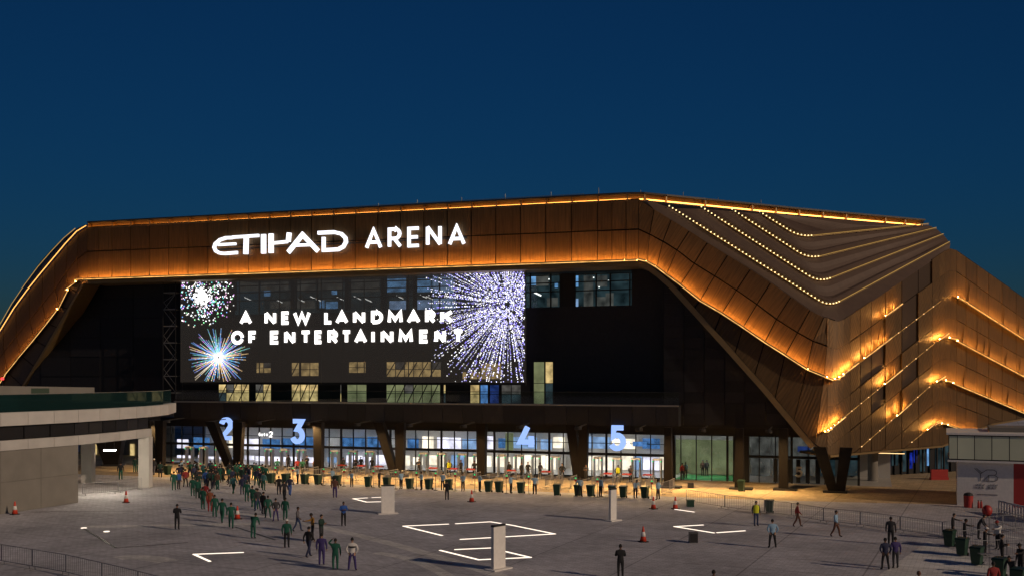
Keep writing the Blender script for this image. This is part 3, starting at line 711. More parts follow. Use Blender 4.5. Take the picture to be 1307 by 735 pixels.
# glazing: panes with mullions, a transom and door leaves
gz = MB(); gz.fbox(uA, uB, VG + .02, VG + .05, .05, 4.55); glz = gz.build('glazing', M['glass'], arena)
k = 52
for i in range(k + 1):
    a = uA + (uB - uA) * i / k; wd = .045 if i % 4 else .11
    m = MB(); m.fbox(a - wd, a + wd, VG - .06, VG + .10, .012, 4.55); m.build('mullion', M['black'], glz)
for z0, z1 in ((2.30, 2.58), (3.55, 3.61), (.012, .12)):
    m = MB(); m.fbox(uA, FU(856, VG), VG - .09, VG + .12, z0, z1); m.build('transom', M['black'], glz)
m = MB(); m.fbox(FU(952, VG), uB, VG - .09, VG + .12, 2.45, 2.7); m.build('transom', M['black'], glz)
m = MB(); m.fbox(FU(856, VG), FU(862, VG), VG - .3, VG + .3, 0.012, 4.55); m.build('door_jamb', M['col'], glz)
m = MB(); m.fbox(FU(936, VG), FU(956, VG), VG - .3, VG + .3, 0.012, 4.55); m.build('door_jamb', M['black'], glz)
for x in (990, 1008, 1019, 1031, 1044):
    m = MB(); m.fbox(FU(x, VG) - .2, FU(x, VG) + .2, VG - .12, VG - .04, .1, 2.4); m.build('door_frame', M['black'], glz)

# glass hall under the bronze nose on the far right
hA, hB = G(1080, 609), G(1290, 597); hd = (hB - hA).normalized(); hn = Vector((-hd.y, hd.x, 0))
m = MB(); m.box(hA, hB - hA, hn * .3, Z * 4.4); hall = m.build('hall_wall', M['dark_clad'], arena)
def hall_box(x0, x1, z0, z1, off, th, mt, name):
    def t(px): k = (px - CX) / F; return (k * hA.y - hA.x) / (hd.x - k * hd.y)
    m = MB(); a, b = t(x0), t(x1); m.box(hA + hd * a - hn * off + Z * z0, hd * (b - a), hn * th, Z * (z1 - z0)); return m.build(name, M[mt], hall)
for x0, x1, z0, z1, mt in ((1090, 1108, .3, 2.6, 'tealwin'), (1120, 1128, .3, 2.6, 'tealwin'), (1131, 1136, .6, 2.6, 'bluelit'), (1138, 1146, 1.0, 2.4, 'tealwin'), (1150, 1156, .3, 3, 'tealwin'), (1159, 1164, .6, 2.3, 'bluelit'), (1166, 1170, 1.2, 2.6, 'bluelit'), (1174, 1180, .2, 3.2, 'tealwin'), (1183, 1187, .8, 3.2, 'bluewin'), (1194, 1200, .4, 3.2, 'tealwin'), (1202, 1210, .3, 3.2, 'tealwin')):
    hall_box(x0, x1, z0, z1, .06, .05, mt, 'pane')
for x in range(1086, 1240, 9): hall_box(x, x + 1.2, 0, 4.3, .2, .14, 'black', 'mullion')
c = P(1138, 578.5, 101); m = MB(); m.box(c - U * 1.2, U * 2.4, N * .1, Z * .05); m.build('light_tube', emis('warm_tube', (1, .6, .25), 2.5), hall)

# ================================================================== columns
def vcol(x0t, x1t, xb, yb, v, wt, label, upright=None, zt_=5.7):
    b = G(xb, yb); o = thing('v_column' if upright else 'column', label, 'column', b)
    ub = FU(xb, b.dot(N)); v = b.dot(N)
    ut = FU(x0t, v)
    m = MB(); p = []
    for u_, z_, h_ in ((ub, 0.0, .42), (ut, zt_, wt)):
        p += [FP(u_ - h_, v - .35, z_), FP(u_ + h_, v - .35, z_), FP(u_ + h_, v + .35, z_), FP(u_ - h_, v + .35, z_)]
    m.mesh(p, [(3, 2, 1, 0), (4, 5, 6, 7), (0, 1, 5, 4), (1, 2, 6, 5), (2, 3, 7, 6), (3, 0, 4, 7)]); m.build('leg', M['col'], o)
    if upright:
        ut = FU(x1t, v); m = MB(); p = []
        for u_, z_, h_ in ((ub + .55, 0.0, .4), (ut, zt_, wt)):
            p += [FP(u_ - h_, v - .3, z_), FP(u_ + h_, v - .3, z_), FP(u_ + h_, v + .3, z_), FP(u_ - h_, v + .3, z_)]
        m.mesh(p, [(3, 2, 1, 0), (4, 5, 6, 7), (0, 1, 5, 4), (1, 2, 6, 5), (2, 3, 7, 6), (3, 0, 4, 7)]); m.build('leg', M['col'], o)
    m = MB(); m.fbox(ub - .9, ub + 1.2, v - .6, v + .6, 0.005, .18); m.build('base_plate', M['dark_metal'], o)
    return o
vcol(270, 305, 298, 606, VF, .6, 'dark V shaped column beside the illuminated number 2', True)
vcol(484, 511, 505, 608, VF, .55, 'dark V shaped column in the middle of the gates, beside white totem', True)
vcol(729, 745, 738, 612, VF, .5, 'dark V shaped column between the illuminated numbers 4 and 5', True)
vcol(188, 205, 200, 602, VF, .55, 'dark V shaped column at the left end of the gates', True)
vcol(407, 0, 407, 607, VF, .5, 'straight dark column just right of the illuminated number 3')
vcol(615, 0, 615, 610, VF, .5, 'straight dark column left of the illuminated number 4')
vcol(853, 0, 853, 622, VF, .32, 'straight brown column right of the illuminated number 5')
vcol(944, 0, 944, 624, VF, .35, 'straight dark column with a green bin at its foot')
vcol(1000, 0, 1000, 625, VF, .4, 'straight dark column in front of the glass doors marked 5')
vcol(1046, 1080, 1064, 628, VF, .55, 'black V shaped column carrying the tip of the bronze skin', True, 4.1)
m = MB(); c = G(1114, 613); m.lathe(c, [(.55, 0), (.5, .1), (.5, 5.2), (.55, 5.3)], 18)
tag(m.build('column', M['beige'], None, True), 'round pale column under the bronze skin', 'column')

# downlights under the podium
for i in range(12):
    u_ = FU(235, VF) + (FU(985, VF) - FU(235, VF)) * i / 11
    d_ = thing('downlight', 'small recessed warm downlight in the soffit above the gates', 'lamp', FP(u_, 94.6, 5.5), 'downlights above the gates')
    m = MB(); c = FP(u_, 94.6, 5.52); m.lathe(c, [(.26, 0), (.26, .02)], 12); m.build('lens', M['down_lamp'], d_)
    m = MB(); m.lathe(c, [(.3, -.10), (.34, -.10), (.34, .16), (.02, .2)], 12, 0, False); m.build('housing', M['black'], d_)
    m = MB(); m.bar(c + Z * .15, FP(u_, VF + .2, 5.85), .06); m.build('arm', M['black'], d_)

# ================================================================== lettering
def stroke(mb, pts, wd, v, dz=0, depth=.22, closed=False):
    """thick mitred polyline in facade (u, z) coordinates"""
    n = len(pts); pts = [Vector(p) for p in pts]; Lp = []; Rp = []
    for i in range(n):
        a = pts[i - 1] if i > 0 or closed else None; b = pts[(i + 1) % n] if i < n - 1 or closed else None
        d0 = (pts[i] - a).normalized() if a is not None else None; d1 = (b - pts[i]).normalized() if b is not None else None
        if d0 is None: d0 = d1
        if d1 is None: d1 = d0
        n0 = Vector((-d0.y, d0.x)); n1 = Vector((-d1.y, d1.x)); mm = n0 + n1
        if mm.length < 1e-4: mm = n0
        mm.normalize(); k = min(1 / max(mm.dot(n0), .4), 1.9) * wd / 2
        Lp.append(pts[i] + mm * k); Rp.append(pts[i] - mm * k)
    W = lambda p, o: FP(p.x, v + o - dz, p.y)
    seg = range(n if closed else n - 1)
    for i in seg:
        j = (i + 1) % n
        f = [Lp[i], Rp[i], Rp[j], Lp[j]]
        mb.poly([W(p, 0) for p in f]); mb.poly([W(p, depth) for p in reversed(f)])
        mb.poly([W(Lp[i], depth), W(Lp[i], 0), W(Lp[j], 0), W(Lp[j], depth)]); mb.poly([W(Rp[i], 0), W(Rp[i], depth), W(Rp[j], depth), W(Rp[j], 0)])
    if not closed:
        for i in (0, n - 1): mb.poly([W(Lp[i], 0), W(Rp[i], 0), W(Rp[i], depth), W(Lp[i], depth)])
def arc(cx, cy, rx, ry, a0, a1, n=12): return [(cx + rx * math.cos(R(a0 + (a1 - a0) * i / n)), cy + ry * math.sin(R(a0 + (a1 - a0) * i / n))) for i in range(n + 1)]
GL = {'A': [[(0, 0), (.5, 1), (1, 0)], [(.2, .3), (.8, .3)]], 'N': [[(0, 0), (0, 1)], [(0, 1), (1, 0)], [(1, 0), (1, 1)]], 'E': [[(1, 1), (0, 1), (0, 0), (1, 0)], [(0, .5), (.9, .5)]],
      'W': [[(0, 1), (.25, 0), (.5, .9), (.75, 0), (1, 1)]], 'L': [[(0, 1), (0, 0), (1, 0)]], 'D': [[(0, 0), (0, 1), (.4, 1)] + arc(.4, .5, .6, .5, 90, -90) + [(0, 0)]],
      'M': [[(0, 0), (0.05, 1), (.5, .25), (.95, 1), (1, 0)]], 'R': [[(0, 0), (0, 1), (.55, 1)] + arc(.55, .73, .4, .27, 90, -90, 8) + [(0, .46)], [(.45, .46), (1, 0)]],
      'K': [[(0, 0), (0, 1)], [(1, 1), (.05, .45)], [(.35, .6), (1, 0)]], 'O': [arc(.5, .5, .5, .5, 0, 345, 22)], 'F': [[(0, 0), (0, 1), (1, 1)], [(0, .5), (.85, .5)]],
      'T': [[(0, 1), (1, 1)], [(.5, 1), (.5, 0)]], 'I': [[(.5, 0), (.5, 1)]], 'H': [[(0, 0), (0, 1)], [(1, 0), (1, 1)], [(0, .5), (1, .5)]],
      'Y': [[(0, 1), (.5, .5), (.5, 0)], [(1, 1), (.5, .5)]], 'S': [arc(.5, .74, .42, .26, 30, 270, 9) + arc(.5, .26, .45, .26, 90, -150, 9)],
      'B': [[(0, 0), (0, 1), (.5, 1)] + arc(.5, .76, .35, .24, 90, -90, 8) + [(0, .52)], [(.4, .52)] + arc(.5, .26, .45, .26, 90, -90, 8) + [(0, 0)]],
      '2': [arc(.5, .72, .45, .28, 170, -20, 12) + [(.8, .5), (0.05, 0), (1, 0)]], '3': [[(.05, 1), (.9, 1), (.45, .6)] + arc(.45, .3, .5, .3, 80, -160, 12)],
      '4': [[(.8, 0), (.8, .55)], [(.55, 1), (.03, .25), (1, .25)]], '5': [[(.95, 1), (.2, 1), (.14, .56)] + arc(.45, .32, .5, .32, 115, -155, 13)],
      'G': [arc(.5, .5, .5, .5, 40, 330, 14) + [(1, .5), (.55, .5)]], 'G2': [], 'a': [arc(.45, .32, .4, .32, 0, 345, 12), [(.9, .66), (.9, 0)]], 't': [[(.4, .95), (.4, .1), (.8, 0)], [(.05, .66), (.85, .66)]], 'e': [[(.1, .35), (.9, .35)] + arc(.5, .34, .42, .33, 0, 310, 10)]}
def glyph(parent, ch, x0, x1, y0, y1, v, wd, matn, name='letter', depth=.22, inset=True):
    """letter whose outline fills the pixel box, on plane v"""
    za, zb2 = FZ(x0, y1, v), FZ(x0, y0, v); a, b = FU(x0, v), FU(x1, v); h = wd / 2
    m = MB()
    for k, s in enumerate(GL[ch]):
        stroke(m, [(a + h + (b - a - wd) * p[0], za + h + (zb2 - za - wd) * p[1]) for p in s], wd, v, k * .006, depth)
    return m.build(name, M[matn], parent)
VS = V0 - .45
sg = thing('arena_name_sign', 'illuminated white letters reading ETIHAD ARENA on the bronze front band', 'sign', FP(FU(420, VS), VS, 24))
zx = lambda x, y: (220 + x * .25249, 230 + y * .25249)
def zuv(x, y): a = zx(x, y); return (FU(a[0], VS), FZ(a[0], a[1], VS))
ET = [[[(300, 291), (268, 292), (238, 302), (214, 322), (208, 340), (216, 358), (236, 369), (262, 371), (326, 366)], [(228, 327), (318, 322)]],
      [[(300, 289), (434, 280)], [(371, 285), (368, 374)]], [[(458, 274), (458, 371)]], [[(496, 271), (496, 368)], [(510, 318), (580, 311)], [(588, 266), (583, 312)]],
      [[(583, 365), (655, 276), (733, 358)], [(612, 330), (690, 327)]], [[(733, 267), (815, 263), (852, 272), (872, 292), (875, 312), (862, 336), (836, 350), (762, 354), (762, 288)]]]
wds = [(17, 14), (16, 27), (27,), (27, 16, 25), (24, 15), (19,)]
for let, ww in zip(ET, wds):
    m = MB()
    for k, (s, q) in enumerate(zip(let, ww)): stroke(m, [zuv(*p) for p in s], q * .25249 * .079, VS, k * .006, .25)
    m.build('letter', M['sign_white'], sg)
for ch, x0, x1, y0, y1 in (('A', 465.5, 487, 292, 318.5), ('R', 494.7, 512, 291, 317), ('E', 519.7, 535.5, 290, 316), ('N', 543.5, 563, 288, 314.5), ('A', 571.5, 593.5, 287.5, 314)):
    glyph(sg, ch, x0, x1, y0, y1, VS, .33, 'sign_white')
m = MB(); a, b = zuv(200, 345), zuv(1500, 320)
m.fbox(FU(270, VS), FU(594, VS), VS + .26, VS + .34, FZ(430, 312, VS), FZ(430, 310, VS)); m.build('mounting_rail', M['dark_metal'], sg)

VN = VF - .5
for ch, x0, x1, y0, y1 in (('2', 279, 296.5, 532, 561), ('3', 370.5, 388, 534, 566), ('4', 660, 684, 541, 573), ('5', 777, 799, 542, 575)):
    o = thing('gate_number', 'glowing blue numeral %s hanging %s' % (ch, {'2': 'behind the slanting column left of gate 3', '3': 'left of a straight column over the Gate 2 lettering', '4': 'between the middle V columns', '5': 'right of the V column, beside small white 5'}[ch]), 'sign', FP(FU(x0, VN), VN, 3.2))
    glyph(o, ch, x0, x1, y0, y1, VN, .5, 'num_blue', 'numeral', .3)
    m = MB(); uc = FU((x0 + x1) / 2, VN); m.bar(FP(uc, VN + .2, FZ(x0, y0 + 1, VN)), FP(uc, VN + .2, 5.74), .04); m.bar(FP(uc, VN + .2, 5.7), FP(uc, VF + .2, 5.76), .05); m.build('hanger', M['black'], o)
o = thing('door_number', 'pale number 5 on the glass doors behind the straight column', 'sign', FP(FU(1019, VG), VG - .2, 1)); glyph(o, '5', 1014.5, 1025, 595, 608.5, VG - .2, .2, 'numdim', 'numeral', .03)
o = thing('wayfinding_sign', 'small white Gate 2 lettering above the lobby doors', 'sign', FP(FU(343, VG), VG - .15, 4))
xx = 330
for ch in 'Gate': glyph(o, ch, xx, xx + 2.6, 551.5, 556, VG - .15, .06, 'text_white', 'letter', .03); xx += 3.1
glyph(o, '2', 343, 348, 550, 557.5, VG - .15, .13, 'text_white', 'letter', .03)
o = thing('wayfinding_sign', 'small white number 5 with arrows beside the blue number 5', 'sign', FP(FU(800, VG), VG - .15, 4))
glyph(o, '5', 799.5, 804.5, 562.5, 570.5, VG - .15, .13, 'text_white', 'letter', .03)
m = MB(); m.fbox(FU(808, VG), FU(826, VG), VG - .12, VG - .09, FZ(815, 569, VG), FZ(815, 563, VG)); m.build('screen', M['bluescreen'], o)

# ================================================================== LED screen
VL_ = 99.6
scr = thing('led_screen', 'huge see-through LED screen showing fireworks and A NEW LANDMARK OF ENTERTAINMENT', 'screen', FP(FU(450, VL_), VL_, 9.5))
X0, X1 = 230, 670.5
uS0, uS1 = FU(X0, VL_), FU(X1, VL_); zS0, zS1 = FZ(X1, 488, VL_), FZ(X1, 344, VL_)
m = MB(); m.fbox(uS0, uS1, VL_ + .05, VL_ + .09, zS0, zS1); m.build('led_mesh', M['led_mesh'], scr)
m = MB()
for i in range(17):
    a = uS0 + (uS1 - uS0) * i / 16; m.fbox(a - .03, a + .03, VL_ + .1, VL_ + .22, zS0 - .2, zS1 + .1)
m.fbox(uS0, uS1, VL_ + .1, VL_ + .25, zS0 - .25, zS0 - .1); m.fbox(uS0, uS1, VL_ + .1, VL_ + .25, zS1 + .02, zS1 + .14); m.build('support_frame', M['black'], scr)
m = MB(); m.fbox(uS0, uS0 + 9, VL_ - .1, VL_ + .1, zS1 + .12, zS1 + .2); m.build('head_rail', M['rail'], scr)
text1 = (('A', 305.6, 321.5), ('N', 337.6, 352.4), ('E', 359, 370), ('W', 374, 396.5), ('L', 413.8, 424.7), ('A', 428, 444.5), ('N', 450.5, 466), ('D', 473.5, 488.8), ('M', 494.6, 514), ('A', 519, 536.5), ('R', 542.5, 556), ('K', 562, 578.5))
text2 = (('O', 295, 311), ('F', 317, 328), ('E', 344.6, 356.8), ('N', 362.7, 376.8), ('T', 383, 397), ('E', 401.4, 412), ('R', 418, 431.5), ('T', 435.6, 448.7), ('A', 452, 468.5), ('I', 473.5, 478.5), ('N', 486, 502), ('M', 508.5, 527), ('E', 535, 547.6), ('N', 554.5, 569), ('T', 577.4, 592))
def screen_letter(ch, x0, x1, yt, yb): glyph(scr, ch, x0, x1, yt, yb, VL_ - .06, .40, 'text_white', 'letter', .02)
for ch, a, b in text1: s_ = (a - 305) / 273; screen_letter(ch, a, b, 397.5 - 2 * s_, 414.5 - 2 * s_)
for ch, a, b in text2: s_ = (a - 295) / 297; screen_letter(ch, a, b, 422 - 2 * s_, 439.5 - 2 * s_)
# fireworks: lit diodes
def diodes(name, dots):
    m = MB(); cols_ = []
    for x, y, s_, c in dots:
        if not (X0 + 1 < x < X1 - 1): continue
        a = FU(x, VL_); z = FZ(x, y, VL_)
        if not (zS0 + .05 < z < zS1 - .05): continue
        m.poly([FP(a - s_, VL_, z - s_), FP(a + s_, VL_, z - s_), FP(a + s_, VL_, z + s_), FP(a - s_, VL_, z + s_)]); cols_.append(c)
    o = m.build(name, M['diode'], scr); ca = o.data.color_attributes.new('dcol', 'FLOAT_COLOR', 'CORNER')
    for i, c in enumerate(cols_):
        for j in range(4): ca.data[i * 4 + j].color = (*c, 1)
    o['kind'] = 'stuff'
    return o
mm_ = bpy.data.materials.new('diode'); mm_.use_nodes = True; n_ = mm_.node_tree.nodes; n_.remove(n_['Principled BSDF']); e_ = n_.new('ShaderNodeEmission'); at = n_.new('ShaderNodeAttribute'); at.attribute_name = 'dcol'
mm_.node_tree.links.new(at.outputs['Color'], e_.inputs[0]); e_.inputs[1].default_value = 1.7; mm_.node_tree.links.new(e_.outputs[0], n_['Material Output'].inputs[0]); mm_.cycles.emission_sampling = 'NONE'; M['diode'] = mm_
pal = [(1, 1, 1), (.7, .8, 1), (.2, .8, .75), (.75, .3, .9), (.25, .45, 1), (1, .85, .7), (.3, .9, .4), (1, .5, .8)]
d1 = []
for i in range(800):
    r = abs(rnd.gauss(0, 1)) * 8 if i < 230 else 40 * rnd.random() ** .7 * (1 if rnd.random() < .7 else .75); a = rnd.random() * 6.283
    x, y = 258 + r * math.cos(a) * 1.05, 378 + r * math.sin(a)
    if x > 301 or y > 428: continue
    c = pal[0] if r < 12 or rnd.random() < .3 else rnd.choice(pal); k = .5 + rnd.random() * .9 if r > 10 else 1.5
    d1.append((x, y, .045 + rnd.random() * .035, tuple(q * k for q in c)))
diodes('firework', d1)
d2 = []
for i in range(64):
    a = i / 64 * 6.283 + rnd.uniform(-.05, .05); L = rnd.uniform(26, 42)
    c = rnd.choice([(.2, .45, .9), (.15, .4, .8), (.9, .6, .3), (.25, .6, .6), (.9, .75, .55), (.3, .35, .9)])
    r = 2
    while r < L:
        x, y = 279 + r * math.cos(a), 456 + r * math.sin(a) * .98; k = 1.5 * max(0, 1 - r / L) + .35
        cc = tuple(q * (1 - max(0, 1 - r / 9)) + max(0, 1 - r / 9) for q in c) if r < 9 else (c if rnd.random() > .2 else rnd.choice(pal))
        if y < 486: d2.append((x, y, .05, tuple(q * k for q in cc)))
        r += 1.7
diodes('firework', d2)
d3 = []
for i in range(210):
    a = i / 210 * 6.283 + rnd.uniform(-.025, .025); left = math.cos(a) < .2
    L = rnd.uniform(78, 118) if math.sin(a) < .5 else rnd.uniform(95, 130)
    if rnd.random() < .13: continue
    r = 3 + rnd.random() * 3; k0 = rnd.uniform(.45, 1.5)
    while r < L:
        x, y = 648 + r * math.cos(a) + rnd.uniform(-.5, .5), 388 + r * math.sin(a) + rnd.uniform(-.5, .5)
        fade = 1 if r < 70 else max(.25, 1 - (r - 70) / 70)
        if rnd.random() < .9 * fade * min(1, (r / 42) ** .8):
            t = rnd.random(); c = (1, .97, 1) if t < .4 else (.55, .55, 1) if t < .8 else (.25, .2, .75)
            d3.append((x, y, rnd.choice((.038, .045, .054)), tuple(q * k0 for q in c)))
        r += 1.75 + (r > 40) * .3
diodes('firework', d3)

# ================================================================== scaffold stair, roof rods
sc_ = thing('scaffold_tower', 'narrow dark steel stair tower beside the LED screen', 'scaffold', FP(FU(218, 100), 100, 7.7))
ua, ub = FU(211, 100), FU(227, 100)
for u_ in (ua, ub):
    for v_ in (99.6, 100.8):
        m = MB(); m.bar(FP(u_, v_, 7.6), FP(u_, v_, 21.6), .05); m.build('post', M['dark_metal'], sc_)
for i in range(7):
    z = 8.6 + i * 1.95
    m = MB(); m.fbox(ua, ub, 99.6, 100.8, z, z + .10); m.build('landing', M['rail'], sc_)
    m = MB(); s_ = 1 if i % 2 else -1; uu = (ua, ub) if s_ > 0 else (ub, ua)
    if i < 6:
        m.bar(FP(uu[0], 99.7, z), FP(uu[1], 99.7, z + 1.95), .04); m.bar(FP(uu[0], 99.7, z + .9), FP(uu[1], 99.7, z + 2.85 if i < 5 else z + 1.95), .025); m.build('stair_flight', M['rail'], sc_)
for k, (x, h) in enumerate(((478, .6), (528, .75), (585, .75), (641, .85), (700, .8), (761, .95), (815, .5), (870, .7), (915, .5), (970, .7))):
    y = LC(x) if x < 815 else 248 + (x - 822) * .095; b = (S(x, y) if x < 815 else roofpt(x, y)) + N * .9
    o = thing('lightning_rod', 'thin lightning rod on the roof edge, one of several', 'rod', b, 'lightning rods along the roof edge')
    m = MB(); m.bar(b - Z * .15, b + Z * h, .035, 5); m.build('mast', M['rail'], o)
    m = MB(); m.box(b + Z * (h * .3) - U * .18, U * .36, N * .05, Z * .05); m.lathe(b - Z * .1, [(.12, 0), (.12, .12), (.05, .2)], 8); m.build('bracket', M['rail'], o)
m = MB()
for a, b in zip(range(430, 740, 26), range(456, 766, 26)): m.bar(S(a, LC(a)) + N * .9 + Z * .42, S(b, LC(b)) + N * .9 + Z * .42, .025)
for a in range(430, 760, 26): m.bar(S(a, LC(a)) + N * .9, S(a, LC(a)) + N * .9 + Z * .42, .02)
tag(m.build('roof_rail', M['rail']), 'thin metal safety rail running along the roof edge', 'rail')

# ================================================================== terrace building on the left
tb = thing('terrace_building', 'pale two storey terrace building with glass balustrade and open portal', 'building', (-38, 85, 0))
FR = [Vector((-45.2, 61.5, 0)), Vector((-42, 69.8, 0)), Vector((-38.9, 77.8, 0)), Vector((-36.1, 85.2, 0)), Vector((-34.9, 91, 0)), Vector((-34.3, 97.4, 0))]
FR2 = FR + [Vector((-34.6, 103, 0)), Vector((-36.3, 110.5, 0))]
def slab(poly, z0, z1, name, matn, left=-70, inset=0):
    m = MB(); q = [p + Vector((-inset, 0, 0)) for p in poly]; k = len(q)
    base = q + [Vector((left, q[-1].y, 0)), Vector((left, q[0].y, 0))]
    m.poly([p + Z * z1 for p in base]); m.poly([p + Z * z0 for p in reversed(base)])
    for i in range(len(base)):
        a, b = base[i], base[(i + 1) % len(base)]; m.poly([a + Z * z0, b + Z * z0, b + Z * z1, a + Z * z1])
    return m.build(name, M[matn], tb)
slab(FR2, 6.68, 7.72, 'upper_slab', 'white_conc'); slab(FR, 5.58, 6.68, 'window_band', 'black', inset=.45)
slab(FR, 4.8, 5.58, 'lower_slab', 'white_conc')
band_p = MB()
for i in range(len(FR) - 1):
    a, b = FR[i], FR[i + 1]; n = 3
    for j in range(n):
        p, q = a.lerp(b, j / n), a.lerp(b, (j + 1) / n); off = Vector((-.3, 0, 0))
        panel(tb, 'window_pane', [p + off + Z * 5.62, q + off + Z * 5.62, q + off + Z * 6.64, p + off + Z * 6.64], 'dark_clad' if rnd.random() < .8 else 'dark_metal', .04, .06)
def facing(poly, z0, z1, step, matn, name, out=.05):
    for a, b in zip(poly[:-1], poly[1:]):
        n = max(1, round((b - a).length / step)); d = (b - a).normalized(); o = Vector((d.y, -d.x, 0)) * out
        for j in range(n):
            p, q = a.lerp(b, j / n) + o, a.lerp(b, (j + 1) / n) + o
            panel(tb, name, [p + Z * z0, q + Z * z0, q + Z * z1, p + Z * z1], matn, .012, .045)
facing(FR2, 6.69, 7.71, 2.6, 'white_conc', 'fascia_panel'); facing(FR, 4.81, 5.57, 2.6, 'white_conc', 'fascia_panel')
facing(FR[:4], .01, 2.4, 3.8, 'beige', 'wall_panel', .02); facing(FR[:4], 2.4, 4.79, 3.8, 'beige', 'wall_panel', .02)
m = MB()
base = [FR[0], FR[1], FR[2], FR[3]]
for a, b in zip(base[:-1], base[1:]):
    m.poly([a + Z * 0 - Vector((.05, 0, 0)), b - Vector((.05, 0, 0)), b + Z * 4.8 - Vector((.05, 0, 0)), a + Z * 4.8 - Vector((.05, 0, 0))])
e = FR[3] - Vector((.05, 0, 0)); m.poly([e, e + Vector((-30, 3, 0)), e + Vector((-30, 3, 4.8)), e + Z * 4.8]); m.build('wall', M['beige'], tb)
for c, s_ in ((Vector((-34.75, 97.1, 0)), .5), (Vector((-42.0, 101.5, 0)), .5), (Vector((-50, 101, 0)), .5)):
    m = MB(); m.box(c + Vector((-s_, -s_, 0)), (2 * s_, 0, 0), (0, 2 * s_, 0), (0, 0, 4.8)); m.build('pillar', M['white_conc'], tb)
for a, b in zip(FR2[:-1], FR2[1:]):
    off = Vector((-.5, 0, 0)); m = MB(); d = b - a
    m.box(a + off + Z * 7.72, d, Vector((-.03, 0, 0)), Z * 1.35); m.build('balustrade_glass', M['teal_glass'], tb)
    m = MB(); m.bar(a + off + Z * 9.1, b + off + Z * 9.1, .035); m.build('handrail', M['rail'], tb)
m = MB(); a, b = P(-60, 491, 92), P(119, 494, 100); m.box(a - Z * 1.9, b - a, (0, .3, 0), Z * 1.9); m.build('terrace_wall', M['beige'], tb)
m = MB(); a, b = P(40, 494.4, 95), P(63, 494.4, 95.5); m.box(a - Z * .6, b - a, (0, -.05, 0), Z * .55); m.build('terrace_door', mat('dull_green', (.05, .08, .05)), tb)
lm = P(140, 574, 91); o = thing('tube_lamp', 'bright white tube lamp hung under the terrace slab', 'lamp', lm)
m = MB(); m.box(lm - Vector((.5, .08, .06)), (1.0, 0, 0), (0, .16, 0), (0, 0, .1)); m.build('tube', M['white_lamp'], o)
m = MB(); m.box(lm + Vector((-.55, -.14, .05)), (1.1, 0, 0), (0, .28, 0), (0, 0, .06)); m.bar(lm + Vector((-.4, 0, .1)), (lm.x - .4, lm.y, 4.81), .02); m.bar(lm + Vector((.4, 0, .1)), (lm.x + .4, lm.y, 4.81), .02); m.build('housing', M['dark_metal'], o)
# tapered dark pier seen through the portal
o = thing('tapered_pier', 'dark pier widening upwards behind the terrace portal', 'column', G(143, 594))
c = G(143, 594); m = MB(); p = []
for z_, a, b in ((0, -.7, .9), (3.9, -2.1, 1.5)): p += [c + Vector((a, -.6, z_)), c + Vector((b, -.6, z_)), c + Vector((b, .6, z_)), c + Vector((a, .6, z_))]
m.mesh(p, [(3, 2, 1, 0), (4, 5, 6, 7), (0, 1, 5, 4), (1, 2, 6, 5), (2, 3, 7, 6), (3, 0, 4, 7)]); m.build('shaft', M['col'], o)
m = MB(); m.box(c + Vector((-1.0, -.8, .005)), (2.2, 0, 0), (0, 1.6, 0), (0, 0, .2)); m.build('base_plate', M['dark_metal'], o)
m = MB(); m.fbox(FU(95, 112), FU(215, 112), 113, 113.3, 0, 6); m.build('side_wall', M['beige'], arena)
for x in (104, 118, 128, 152, 166): pane_box(arena, x, x + 5, 566, 592, 112.8, 'amberwin' if x != 152 else 'black', 'lit_pane', .1)
o = thing('beacon', 'small red warning light at the foot of the bronze arch', 'lamp', P(3, 486, 118)); c = P(3, 484.5, 118)
m = MB(); m.lathe(c, [(.16, 0), (.2, .12), (.16, .24), (.05, .3)], 8); m.build('lens', M['red_led'], o); m = MB(); m.bar(c - Z * 2.2, c, .06); m.build('post', M['dark_metal'], o)

# ================================================================== kiosk on the right
ka, kb = Vector((.921, -.39, 0)), Vector((.39, .921, 0)); k0 = G(1221.5, 644)
kk = thing('kiosk', 'white kiosk with a frosted glass upper band and red end wall', 'kiosk', k0)
m = MB(); m.box(k0, ka * 4.15, kb * 8, Z * 3.55); wal = m.build('wall', M['white'], kk)
m = MB(); m.box(k0 + ka * 4.15, ka * 9, kb * 8, Z * 3.55); m.build('end_wall', M['red'], kk)
q0 = k0 - ka * .7 - kb * .5
m = MB(); m.box(q0 + Z * 3.55, ka * 15, kb * 9, Z * .16); m.build('sill', M['white'], kk)
m = MB(); m.box(q0 + Z * 3.71 + ka * .08 + kb * .08, ka * 14.8, kb * 8.8, Z * 2.05); core = m.build('upper_band', M['black'], kk)
M['frost'] = mat('frosted_glass', (.66, .7, .52), .35, 0, .12, 0, .7, objvar=.1)
for i in range(11):
    a = .1 + (i * 1.27 - .65 if i else 0); b = .1 + ((i + 1) * 1.27 - .65)
    p = q0 + Z * 3.76; panel(core, 'glass_panel', [p + ka * a, p + ka * b, p + ka * b + Z * 1.95, p + ka * a + Z * 1.95], 'frost', .04, .06)
m = MB(); m.box(q0 - ka * .1 - kb * .1 + Z * 5.76, ka * 15.2, kb * 9.2, Z * .14); m.build('roof', M['white'], kk)
m = MB(); m.box(q0 + ka * 3.2 + kb * 3 + Z * 5.9, ka * 11, kb * 5, Z * .35); m.build('roof_upstand', M['beige'], kk)
